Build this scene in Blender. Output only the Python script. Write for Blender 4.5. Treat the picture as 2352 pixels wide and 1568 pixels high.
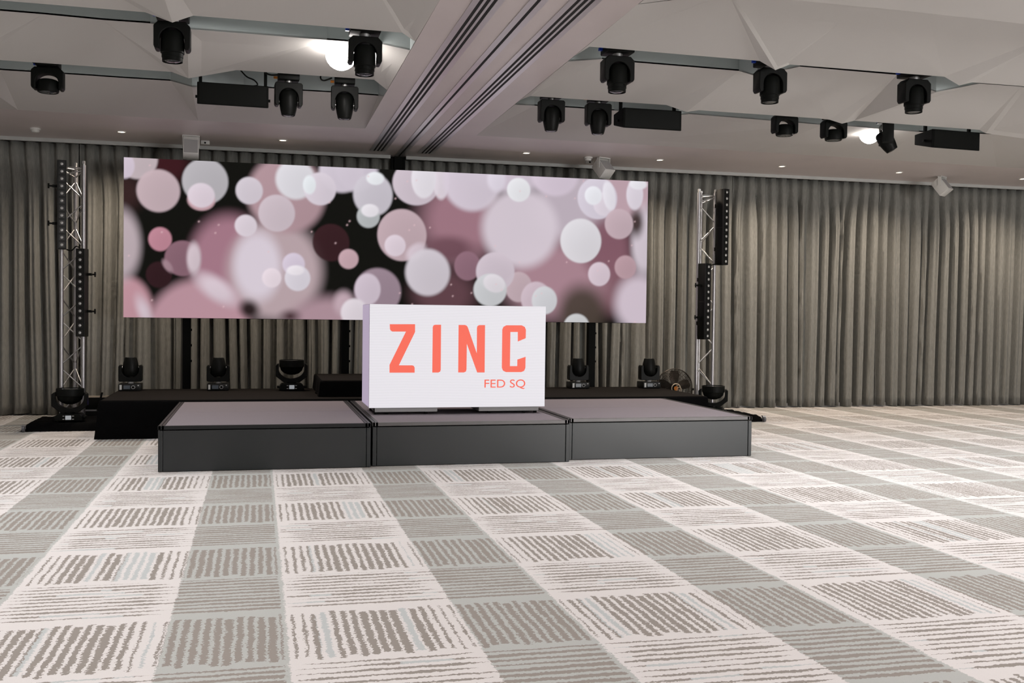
import bpy, bmesh, math, random
import numpy as np
from mathutils import Vector, Matrix
random.seed(7)
PI = math.pi
scene = bpy.context.scene
col = scene.collection
for _o in list(bpy.data.objects):
    bpy.data.objects.remove(_o)

# ------------------------------------------------------------------ camera, world, exposure
cam_d = bpy.data.cameras.new('camera')
cam_d.sensor_width = 36.0
cam_d.lens = 36.0 * 2350.0 / 2352.0
cam_d.clip_end = 200
cam = bpy.data.objects.new('camera', cam_d)
col.objects.link(cam)
_r = Vector((0.97052, -0.240697, 0.012495)); _d = Vector((0.006112, -0.027249, -0.99961)); _f = Vector((0.240943, 0.970218, -0.024974))
cam.matrix_world = Matrix(((_r.x, -_d.x, -_f.x, 0), (_r.y, -_d.y, -_f.y, 0), (_r.z, -_d.z, -_f.z, 1.38), (0, 0, 0, 1)))
scene.camera = cam
world = bpy.data.worlds.new('world'); scene.world = world
world.use_nodes = True
world.node_tree.nodes['Background'].inputs[0].default_value = (0.5, 0.52, 0.55, 1)
world.node_tree.nodes['Background'].inputs[1].default_value = 0.05
scene.view_settings.view_transform = 'Standard'
scene.view_settings.look = 'None'
scene.view_settings.gamma = 1.0
scene.view_settings.use_curve_mapping = False
scene.view_settings.exposure = 0.0

def area_light(name, loc, size, power, color, rot):
    l = bpy.data.lights.new(name, 'AREA'); l.shape = 'RECTANGLE'; l.size, l.size_y = size
    l.energy = power; l.color = color
    o = bpy.data.objects.new(name, l); o.location = loc; o.rotation_euler = rot; col.objects.link(o)
    return o
# daylight of two unseen windows behind the photographer, placed to brighten the stage panels
area_light('window_daylight', (11.5, -9.1, 1.35), (6.0, 2.5), 1150, (1.0, 0.985, 0.97), (-PI/2, 0, PI))
GLOBE_E = 30.0      # emission of the two globe lamps in view
DOWN_W = 195.0        # power of each warm downlight
SCREEN_E = 1.0
SLOT_W = 170.0        # power of each added downlight in the ceiling slots and the hall ceiling

# ------------------------------------------------------------------ materials
def mat(name, color, rough=0.5, metal=0.0, var=0.06, scale=40.0, bump=0.0, bscale=200.0, emit=None, estr=0.0, spec=0.5, alpha=None):
    m = bpy.data.materials.new(name); m.use_nodes = True
    nt = m.node_tree; b = nt.nodes['Principled BSDF']
    b.inputs['Roughness'].default_value = rough; b.inputs['Metallic'].default_value = metal
    b.inputs['Specular IOR Level'].default_value = spec
    tc = nt.nodes.new('ShaderNodeTexCoord')
    n = nt.nodes.new('ShaderNodeTexNoise'); n.inputs['Scale'].default_value = scale; n.inputs['Detail'].default_value = 3
    nt.links.new(tc.outputs['Object'], n.inputs['Vector'])
    r = nt.nodes.new('ShaderNodeMapRange')
    r.inputs[3].default_value = 1 - var; r.inputs[4].default_value = 1 + var
    nt.links.new(n.outputs['Fac'], r.inputs[0])
    mx = nt.nodes.new('ShaderNodeVectorMath'); mx.operation = 'SCALE'
    mx.inputs[0].default_value = color[:3]
    nt.links.new(r.outputs[0], mx.inputs['Scale'])
    nt.links.new(mx.outputs[0], b.inputs['Base Color'])
    if bump > 0:
        n2 = nt.nodes.new('ShaderNodeTexNoise'); n2.inputs['Scale'].default_value = bscale; n2.inputs['Detail'].default_value = 2
        nt.links.new(tc.outputs['Object'], n2.inputs['Vector'])
        bp = nt.nodes.new('ShaderNodeBump'); bp.inputs['Strength'].default_value = bump; bp.inputs['Distance'].default_value = 0.01
        nt.links.new(n2.outputs['Fac'], bp.inputs['Height']); nt.links.new(bp.outputs[0], b.inputs['Normal'])
    if emit:
        b.inputs['Emission Color'].default_value = (*emit, 1); b.inputs['Emission Strength'].default_value = estr
    return m
def S(r, g, b):
    f = lambda c: (c/255/12.92) if c <= 10 else ((c/255+0.055)/1.055)**2.4
    return (f(r), f(g), f(b))

M = {}
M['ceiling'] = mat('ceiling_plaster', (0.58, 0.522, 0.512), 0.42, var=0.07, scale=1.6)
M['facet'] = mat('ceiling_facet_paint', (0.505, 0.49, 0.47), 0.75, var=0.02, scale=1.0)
M['slot'] = mat('slot_paint', (0.42, 0.47, 0.47), 0.8, var=0.02)  # bluish tint carries the shade and cool light inside the slots
M['wall'] = mat('wall_paint', (0.40, 0.38, 0.36), 0.85)
M['black'] = mat('black_plastic', (0.0035, 0.0042, 0.0036), 0.5, var=0.1, spec=0.12)
M['black_satin'] = mat('black_satin_casing', (0.0045, 0.005, 0.0045), 0.42, var=0.1, bump=0.05, bscale=900, spec=0.13)
M['black_matt'] = mat('black_powder_coat', (0.0025, 0.003, 0.0026), 0.7, var=0.1, spec=0.12)
M['drape'] = mat('black_drape_cloth', (0.0022, 0.0022, 0.0024), 0.95, var=0.25, scale=9, bump=0.3, bscale=60, spec=0.05)
M['drape_top'] = mat('brown_black_felt', (0.0075, 0.006, 0.005), 0.95, var=0.25, scale=7, bump=0.3, bscale=120, spec=0.1)
M['alu'] = mat('truss_aluminium', (0.46, 0.455, 0.47), 0.42, 1.0, var=0.06, scale=60)
M['chrome'] = mat('bright_steel', (0.45, 0.45, 0.45), 0.42, 1.0, var=0.03)
M['diffuser'] = mat('diffuser_metal', (0.66, 0.64, 0.65), 0.32, 0.7, var=0.05, scale=8)
M['slot_black'] = mat('diffuser_black', (0.004, 0.004, 0.004), 0.8)
M['white_plastic'] = mat('white_plastic', (0.62, 0.62, 0.60), 0.45, var=0.03)
M['grille'] = mat('speaker_grille_grey', (0.36, 0.36, 0.36), 0.6, var=0.15, scale=400)
M['rail'] = mat('curtain_rail_paint', (0.45, 0.46, 0.45), 0.5, var=0.03)
M['lens'] = mat('lens_glass', (0.03, 0.035, 0.04), 0.05, 0.0, spec=1.0)
M['led'] = mat('led_lens_dome', (0.55, 0.56, 0.55), 0.12, 0.35, var=0.2)  # whitish colour stands in for the glint on each unlit lens
M['cell'] = mat('led_cell', (0.004, 0.004, 0.004), 0.3)
M['bar_face'] = mat('led_bar_face', (0.006, 0.0066, 0.0063), 0.4, spec=0.25)
M['display'] = mat('lcd_display', (0.05, 0.06, 0.07), 0.2, emit=(0.55, 0.6, 0.68), estr=0.03)
M['display_lit'] = mat('lcd_display_lit', (0.2, 0.2, 0.2), 0.2, emit=(0.75, 0.8, 0.85), estr=0.3)
M['violet'] = mat('violet_display', (0.05, 0.04, 0.1), 0.2, emit=(0.30, 0.22, 0.9), estr=1.0)
M['sticker'] = mat('white_sticker', (0.6, 0.6, 0.58), 0.5)
M['blue'] = mat('blue_connector', (0.01, 0.05, 0.45), 0.4)
M['blue_label'] = mat('blue_label', (0.02, 0.10, 0.36), 0.4)
M['orange'] = mat('orange_connector', (0.75, 0.25, 0.03), 0.4)
M['brown_metal'] = mat('dark_bronze_wire', (0.035, 0.028, 0.022), 0.4, 0.6)
M['cream'] = mat('cream_plastic', (0.65, 0.55, 0.42), 0.4)
M['rubber'] = mat('grey_caster_rubber', (0.10, 0.10, 0.11), 0.5)
M['edge'] = mat('deck_edge_aluminium', (0.12, 0.115, 0.115), 0.38, 0.75, var=0.1, scale=12)  # paler copy: the reflection on the middle and right lips is in the colour
M['edge_black'] = mat('deck_edge_black', (0.012, 0.013, 0.014), 0.42, 0.2, spec=0.3)
M['board'] = mat('skirting_board', (0.25, 0.24, 0.23), 0.6)
M['glass'] = mat('window_glass', (0.6, 0.62, 0.64), 0.05)
M['ledcab'] = mat('lilac_led_cabinet', (0.50, 0.45, 0.56), 0.6, var=0.05, scale=300, bump=0.1, bscale=500)
M['logo'] = mat('coral_logo', (0.05, 0.01, 0.005), 0.6, emit=S(252, 108, 88), estr=0.92)
M['globe'] = mat('lit_globe', (0.8, 0.8, 0.8), 0.5, emit=(1.0, 0.945, 0.90), estr=GLOBE_E)
M['hall_globe'] = mat('lit_hall_globe', (0.8, 0.8, 0.8), 0.5, emit=(1.0, 0.95, 0.92), estr=12.0)  # for the fill pendants added out of view
M['bulb'] = mat('warm_bulb', (0.8, 0.8, 0.8), 0.5, emit=(1.0, 0.84, 0.66), estr=6.0)

def deck_mat():
    m = mat('deck_carpet', (0.205, 0.182, 0.20), 0.95, var=0.3, scale=260, bump=0.4, bscale=350, spec=0.2)
    return m
M['deck'] = deck_mat()

def panel_mat():
    m = mat('stage_skirt_laminate', (0.0035, 0.0062, 0.0075), 0.40, 0.0, var=0.2, scale=2.0, spec=0.7)
    nt = m.node_tree; b = nt.nodes['Principled BSDF']
    tc = nt.nodes.new('ShaderNodeTexCoord')
    mp = nt.nodes.new('ShaderNodeMapping'); mp.inputs['Scale'].default_value = (3, 3, 60)
    nz = nt.nodes.new('ShaderNodeTexNoise'); nz.inputs['Scale'].default_value = 3.0; nz.inputs['Detail'].default_value = 4
    nt.links.new(tc.outputs['Object'], mp.inputs[0]); nt.links.new(mp.outputs[0], nz.inputs['Vector'])
    r = nt.nodes.new('ShaderNodeMapRange'); r.inputs[3].default_value = 0.27; r.inputs[4].default_value = 0.36
    nt.links.new(nz.outputs['Fac'], r.inputs[0]); nt.links.new(r.outputs[0], b.inputs['Roughness'])
    return m
M['panel'] = panel_mat()

def curtain_mat():
    m = bpy.data.materials.new('curtain_linen'); m.use_nodes = True
    nt = m.node_tree; b = nt.nodes['Principled BSDF']
    b.inputs['Roughness'].default_value = 0.95; b.inputs['Specular IOR Level'].default_value = 0.1
    tc = nt.nodes.new('ShaderNodeTexCoord')
    mp = nt.nodes.new('ShaderNodeMapping'); mp.inputs['Scale'].default_value = (30, 30, 3)
    n = nt.nodes.new('ShaderNodeTexNoise'); n.inputs['Scale'].default_value = 4; n.inputs['Detail'].default_value = 4
    nt.links.new(tc.outputs['Object'], mp.inputs[0]); nt.links.new(mp.outputs[0], n.inputs['Vector'])
    cr = nt.nodes.new('ShaderNodeValToRGB')
    cr.color_ramp.elements[0].position = 0.3; cr.color_ramp.elements[0].color = (0.175, 0.176, 0.163, 1)
    cr.color_ramp.elements[1].position = 0.7; cr.color_ramp.elements[1].color = (0.24, 0.238, 0.22, 1)
    nt.links.new(n.outputs['Fac'], cr.inputs[0]); nt.links.new(cr.outputs[0], b.inputs['Base Color'])
    n2 = nt.nodes.new('ShaderNodeTexNoise'); n2.inputs['Scale'].default_value = 14; n2.inputs['Detail'].default_value = 6
    nt.links.new(tc.outputs['Object'], n2.inputs['Vector'])
    bp = nt.nodes.new('ShaderNodeBump'); bp.inputs['Strength'].default_value = 0.35; bp.inputs['Distance'].default_value = 0.02
    nt.links.new(n2.outputs['Fac'], bp.inputs['Height']); nt.links.new(bp.outputs[0], b.inputs['Normal'])
    return m
M['curtain'] = curtain_mat()

def carpet_mat():
    m = bpy.data.materials.new('hall_carpet'); m.use_nodes = True
    nt = m.node_tree; L = nt.links; b = nt.nodes['Principled BSDF']
    b.inputs['Roughness'].default_value = 0.97; b.inputs['Specular IOR Level'].default_value = 0.15
    def nd(op, a, c=None, d=None):
        n = nt.nodes.new('ShaderNodeMath'); n.operation = op
        for i, v in enumerate((a, c, d)):
            if v is None: continue
            if isinstance(v, (int, float)): n.inputs[i].default_value = v
            else: L.new(v, n.inputs[i])
        return n.outputs[0]
    def ss(v, lo, hi):
        n = nt.nodes.new('ShaderNodeMapRange'); n.interpolation_type = 'SMOOTHSTEP'
        L.new(v, n.inputs[0]); n.inputs[1].default_value = lo; n.inputs[2].default_value = hi
        return n.outputs[0]
    def noise(vec, scale, detail=2, dim='3D', rough=0.5):
        n = nt.nodes.new('ShaderNodeTexNoise'); n.noise_dimensions = dim
        n.inputs['Scale'].default_value = scale; n.inputs['Detail'].default_value = detail; n.inputs['Roughness'].default_value = rough
        L.new(vec, n.inputs['Vector']); return n.outputs['Fac']
    def comb(x, y, z=0.0):
        n = nt.nodes.new('ShaderNodeCombineXYZ')
        for i, v in enumerate((x, y, z)):
            if isinstance(v, (int, float)): n.inputs[i].default_value = v
            else: L.new(v, n.inputs[i])
        return n.outputs[0]
    def white(vec):
        n = nt.nodes.new('ShaderNodeTexWhiteNoise'); n.noise_dimensions = '2D'; L.new(vec, n.inputs['Vector']); return n.outputs['Value']
    tc = nt.nodes.new('ShaderNodeTexCoord'); sp = nt.nodes.new('ShaderNodeSeparateXYZ'); L.new(tc.outputs['Object'], sp.inputs[0])
    X, Y = sp.outputs[0], sp.outputs[1]
    P = tc.outputs['Object']
    jag = nd('SUBTRACT', noise(P, 70, 2), 0.5)
    wob = nd('SUBTRACT', noise(P, 8, 2), 0.5)
    jx = nd('ADD', nd('MULTIPLY', jag, 0.044), nd('MULTIPLY', wob, 0.022))
    jag2 = nd('SUBTRACT', noise(comb(nd('ADD', X, 31.0), nd('ADD', Y, 17.0)), 70, 2), 0.5)
    wob2 = nd('SUBTRACT', noise(comb(nd('ADD', X, 11.0), nd('ADD', Y, 7.0)), 8, 2), 0.5)
    jy = nd('ADD', nd('MULTIPLY', jag2, 0.030), nd('MULTIPLY', wob2, 0.022))
    x = nd('ADD', X, jx); y = nd('ADD', Y, jy)
    # columns: wide pale, narrow grey
    cu = nd('DIVIDE', nd('SUBTRACT', x, 0.13), 1.285)
    cf = nd('FRACT', cu); ci = nd('FLOOR', cu)
    pale = nd('LESS_THAN', cf, 0.607)
    # rows: strokes along y, then thin lines along x
    ru = nd('DIVIDE', nd('SUBTRACT', y, 4.09), 1.395)
    rf = nd('FRACT', ru); ri = nd('FLOOR', ru)
    # --- strokes
    SP = 0.0455
    sx = nd('DIVIDE', x, SP); si = nd('FLOOR', sx); sf = nd('FRACT', sx)
    rnd = white(comb(si, ri)); rnd2 = white(comb(nd('ADD', si, 91.0), nd('ADD', ri, 13.0)))
    # position across the pale column -1..1, strokes thin out to its sides
    pc = nd('ABSOLUTE', nd('SUBTRACT', nd('DIVIDE', cf, 0.3035), 1.0))
    thin = nd('MULTIPLY', pale, nd('MULTIPLY', ss(pc, 0.45, 1.0), 0.22))
    tl = nd('MULTIPLY', noise(comb(nd('MULTIPLY', si, 3.7), nd('MULTIPLY', Y, 5.0)), 1.0, 1), 0.24)
    wid = nd('SUBTRACT', nd('ADD', nd('ADD', 0.13, nd('MULTIPLY', rnd, 0.12)), tl), thin)
    inst = nd('LESS_THAN', nd('ABSOLUTE', nd('SUBTRACT', sf, 0.5)), wid)
    lo = nd('ADD', 0.015, nd('MULTIPLY', rnd2, 0.035)); hi = nd('SUBTRACT', 0.50, nd('MULTIPLY', rnd, 0.035))
    inrow = nd('MULTIPLY', nd('GREATER_THAN', rf, lo), nd('LESS_THAN', rf, hi))
    edge = nd('MULTIPLY', nd('GREATER_THAN', cf, 0.012), nd('LESS_THAN', cf, 0.985))
    stroke = nd('MULTIPLY', nd('MULTIPLY', inst, inrow), edge)
    # some strokes of the pale column are blue-grey instead of taupe
    band = noise(comb(nd('MULTIPLY', x, 1.0), nd('MULTIPLY', ri, 9.3)), 5.5, 1)
    bluemask = nd('MULTIPLY', pale, nd('GREATER_THAN', nd('ADD', band, nd('MULTIPLY', rnd2, 0.10)), 0.66))
    # --- lines
    LP = 0.0585
    ly = nd('DIVIDE', y, LP); li = nd('FLOOR', ly); lf = nd('FRACT', ly)
    lr = white(comb(li, ci))
    brk = noise(comb(nd('MULTIPLY', X, 2.6), nd('MULTIPLY', li, 7.1)), 1.0, 2)
    fade = nd('MULTIPLY', pale, nd('MULTIPLY', ss(pc, 0.6, 1.0), 0.16))
    lw = nd('SUBTRACT', nd('ADD', 0.145, nd('MULTIPLY', nd('SUBTRACT', brk, 0.42), 0.55)), fade)
    inline = nd('LESS_THAN', nd('ABSOLUTE', nd('SUBTRACT', lf, 0.5)), nd('ADD', lw, nd('MULTIPLY', nd('SUBTRACT', 1.0, pale), 0.07)))
    lrow = nd('MULTIPLY', nd('GREATER_THAN', rf, 0.545), nd('LESS_THAN', rf, 0.985))
    line = nd('MULTIPLY', nd('MULTIPLY', inline, lrow), edge)
    band2 = noise(comb(nd('MULTIPLY', x, 1.6), nd('MULTIPLY', li, 0.9)), 1.5, 1)
    blue2 = nd('MULTIPLY', pale, nd('GREATER_THAN', band2, 0.62))
    def mix(f, a, c):
        n = nt.nodes.new('ShaderNodeMix'); n.data_type = 'RGBA'
        L.new(f, n.inputs[0])
        for s, v in ((6, a), (7, c)):
            if isinstance(v, tuple): n.inputs[s].default_value = (*v, 1)
            else: L.new(v, n.inputs[s])
        return n.outputs[2]
    base = mix(pale, C_GREY, C_PALE)
    tau = C_TAUPE; blu = C_BLUE
    scol = mix(bluemask, tau, blu); lcol = mix(blue2, tau, blu)
    c = mix(stroke, base, scol); c = mix(line, c, lcol)
    pile = noise(P, 330, 2)
    r = nt.nodes.new('ShaderNodeMapRange'); r.inputs[3].default_value = 0.90; r.inputs[4].default_value = 1.10; L.new(pile, r.inputs[0])
    vm = nt.nodes.new('ShaderNodeVectorMath'); vm.operation = 'SCALE'; L.new(c, vm.inputs[0]); L.new(r.outputs[0], vm.inputs['Scale'])
    L.new(vm.outputs[0], b.inputs['Base Color'])
    bp = nt.nodes.new('ShaderNodeBump'); bp.inputs['Strength'].default_value = 0.25; bp.inputs['Distance'].default_value = 0.006
    L.new(pile, bp.inputs['Height']); L.new(bp.outputs[0], b.inputs['Normal'])
    return m
C_PALE = (0.60, 0.578, 0.572); C_GREY = (0.40, 0.412, 0.40); C_TAUPE = (0.26, 0.238, 0.217); C_BLUE = (0.43, 0.455, 0.46)
M['carpet'] = carpet_mat()

# ------------------------------------------------------------------ mesh helpers
class MB:
    def __init__(s): s.v = []; s.f = []
    def add(s, vs, fs):
        k = len(s.v); s.v += [tuple(v) for v in vs]; s.f += [tuple(i+k for i in f) for f in fs]; return s
    def box(s, c, d, rot=None, bev=0.0):
        x, y, z = d[0]/2, d[1]/2, d[2]/2
        if bev > 0:
            bm = bmesh.new(); bmesh.ops.create_cube(bm, size=1.0)
            for v in bm.verts: v.co = Vector((v.co.x*d[0], v.co.y*d[1], v.co.z*d[2]))
            bmesh.ops.bevel(bm, geom=bm.edges[:], offset=bev, segments=2, affect='EDGES', profile=0.5)
            bm.verts.ensure_lookup_table()
            vs = [v.co.copy() for v in bm.verts]; fs = [[v.index for v in f.verts] for f in bm.faces]; bm.free()
        else:
            vs = [Vector((a, b, e)) for a in (-x, x) for b in (-y, y) for e in (-z, z)]
            fs = [(0, 1, 3, 2), (4, 6, 7, 5), (0, 4, 5, 1), (2, 3, 7, 6), (0, 2, 6, 4), (1, 5, 7, 3)]
        if rot is not None: vs = [rot @ v for v in vs]
        return s.add([v+Vector(c) for v in vs], fs)
    def cyl(s, a, b, r0, r1=None, n=16, caps=True):
        r1 = r0 if r1 is None else r1
        a, b = Vector(a), Vector(b); d = (b-a).normalized()
        u = d.orthogonal().normalized(); w = d.cross(u)
        vs = []
        for p, r in ((a, r0), (b, r1)):
            for i in range(n):
                t = 2*PI*i/n; vs.append(p+u*math.cos(t)*r+w*math.sin(t)*r)
        fs = [(i, (i+1) % n, n+(i+1) % n, n+i) for i in range(n)]
        if caps: fs += [tuple(range(n-1, -1, -1)), tuple(range(n, 2*n))]
        return s.add(vs, fs)
    def lathe(s, prof, n=28, c=(0, 0, 0), sx=1.0, sy=1.0):
        vs = []; fs = []; k = len(prof)
        for r, z in prof:
            for i in range(n):
                t = 2*PI*i/n; vs.append((c[0]+max(r, 1e-4)*math.cos(t)*sx, c[1]+max(r, 1e-4)*math.sin(t)*sy, c[2]+z))
        for j in range(k-1):
            for i in range(n): fs.append((j*n+i, j*n+(i+1) % n, (j+1)*n+(i+1) % n, (j+1)*n+i))
        fs.append(tuple(range(n-1, -1, -1))); fs.append(tuple((k-1)*n+i for i in range(n)))
        return s.add(vs, fs)
    def prism(s, poly, y0, y1, plane='xz'):
        n = len(poly)
        g = {'xz': lambda p, t: (p[0], t, p[1]), 'xy': lambda p, t: (p[0], p[1], t), 'yz': lambda p, t: (t, p[0], p[1])}[plane]
        vs = [g(p, y0) for p in poly]+[g(p, y1) for p in poly]
        fs = [tuple(range(n)), tuple(range(2*n-1, n-1, -1))]+[(i, n+i, n+(i+1) % n, (i+1) % n) for i in range(n)]
        return s.add(vs, fs)
    def tube(s, pts, r, n=8):
        for a, b in zip(pts[:-1], pts[1:]): s.cyl(a, b, r, r, n)
        return s
    def ring(s, c, R, r, axis='y', n=40, m=6):
        vs = []; fs = []
        for i in range(n):
            t = 2*PI*i/n
            for j in range(m):
                q = 2*PI*j/m; rr = R+r*math.cos(q); h = r*math.sin(q)
                p = (rr*math.cos(t), h, rr*math.sin(t)) if axis == 'y' else (rr*math.cos(t), rr*math.sin(t), h)
                vs.append((c[0]+p[0], c[1]+p[1], c[2]+p[2]))
        for i in range(n):
            for j in range(m): fs.append((i*m+j, i*m+(j+1) % m, ((i+1) % n)*m+(j+1) % m, ((i+1) % n)*m+j))
        return s.add(vs, fs)
    def build(s, name, material, parent=None, loc=(0, 0, 0), rot=(0, 0, 0), smooth=None, bevel=0.0):
        me = bpy.data.meshes.new(name); me.from_pydata(s.v, [], s.f); me.update()
        bm = bmesh.new(); bm.from_mesh(me); bmesh.ops.recalc_face_normals(bm, faces=bm.faces[:])
        ng = [f for f in bm.faces if len(f.verts) > 4 and len(f.verts) != 28]
        if ng: bmesh.ops.triangulate(bm, faces=ng)
        bm.to_mesh(me); bm.free()
        me.materials.append(M[material] if isinstance(material, str) else material)
        if smooth is not None:
            me.shade_smooth(); me.set_sharp_from_angle(angle=math.radians(smooth))
        o = bpy.data.objects.new(name, me); col.objects.link(o)
        o.location = loc; o.rotation_euler = rot
        if parent is not None: o.parent = parent
        if bevel > 0:
            b = o.modifiers.new('bevel', 'BEVEL'); b.width = bevel; b.segments = 2; b.limit_method = 'ANGLE'
        return o
def tag(o, label=None, cat=None, group=None, kind=None):
    if label: o['label'] = label
    if cat: o['category'] = cat
    if group: o['group'] = group
    if kind: o['kind'] = kind
    return o
def thing(name, label, cat, loc=(0, 0, 0), rot=(0, 0, 0), group=None):
    o = bpy.data.objects.new(name, None); col.objects.link(o); o.empty_display_size = 0.1
    o.location = loc; o.rotation_euler = rot
    return tag(o, label, cat, group)
def copy_tree(o, parent=None):
    c = o.copy(); col.objects.link(c)
    if parent is not None: c.parent = parent
    for ch in list(o.children): copy_tree(ch, c)
    return c
def place(proto, first, loc, rot, label, tilt=None):
    o = proto if first else copy_tree(proto)
    o.location = loc; o.rotation_euler = rot; o['label'] = label
    return o
# ------------------------------------------------------------------ measured layout data (metres)
E1L = [(-1.818, 8.1, 3.603), (-0.83, 8.1, 3.601), (-0.636, 8.1, 3.54), (-0.487, 8.1, 3.604), (1.089, 8.1, 3.6)]
N1L = [(-1.986, 8.85, 3.727), (-1.675, 8.85, 3.726), (-1.231, 8.85, 3.717), (-0.866, 8.85, 3.719), (-0.551, 8.42, 3.583), (0.551, 8.85, 3.694), (1.011, 8.85, 3.695)]
E2L = [(-2.233, 9.95, 3.587), (-0.787, 9.95, 3.583), (-0.637, 9.95, 3.534), (-0.211, 9.95, 3.639), (1.069, 9.95, 3.637)]
N2L = [(-2.446, 10.9, 3.701), (-1.628, 10.9, 3.702), (-1.34, 10.9, 3.7), (-0.87, 10.9, 3.702), (-0.633, 10.38, 3.546), (-0.157, 10.9, 3.696), (0.456, 10.9, 3.687), (0.858, 10.9, 3.69), (1.218, 10.9, 3.686)]
BL = [(-2.605, 12.421, 3.6), (-0.691, 12.474, 3.6), (1.231, 12.377, 3.6)]
E1R = [(2.639, 8.1, 3.607), (4.178, 8.1, 3.6), (4.328, 8.1, 3.532), (4.464, 8.1, 3.59), (6.008, 8.1, 3.59), (6.165, 8.1, 3.522), (6.301, 8.1, 3.559), (6.857, 8.1, 3.56)]
N1R = [(2.725, 8.85, 3.712), (3.005, 8.85, 3.709), (3.289, 8.85, 3.702), (4.353, 8.85, 3.697), (4.34, 8.45, 3.555), (4.983, 8.85, 3.782), (6.032, 8.85, 3.776), (6.219, 8.5, 3.546), (6.966, 8.85, 3.753), (7.456, 8.85, 3.755)]
E2R = [(2.551, 9.95, 3.577), (4.082, 9.95, 3.58), (4.311, 9.95, 3.522), (4.447, 9.95, 3.548), (5.842, 9.95, 3.544), (5.973, 9.95, 3.537), (6.121, 9.95, 3.504), (6.269, 9.95, 3.545), (7.846, 9.95, 3.534), (7.932, 9.95, 3.5), (8.44, 9.95, 3.468)]
N2R = [(2.698, 10.9, 3.695), (2.929, 10.9, 3.686), (3.394, 10.9, 3.69), (3.853, 10.9, 3.689), (4.423, 10.42, 3.58), (4.755, 10.9, 3.704), (6.281, 10.6, 3.614), (6.518, 10.45, 3.586), (7.752, 10.9, 3.666), (8.528, 10.9, 3.688), (8.771, 10.9, 3.696)]
BR = [(2.589, 12.431, 3.6), (4.45, 12.422, 3.6), (6.365, 12.477, 3.6), (8.298, 12.542, 3.6), (10.25, 12.613, 3.6)]
E0R = [(3.418, 6.2, 3.497), (4.222, 6.2, 3.498), (5.236, 6.2, 3.485)]
A_N_R = [(2.984, 6.25, 3.474), (4.256, 6.25, 3.524), (4.51, 6.25, 3.512)]
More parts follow.
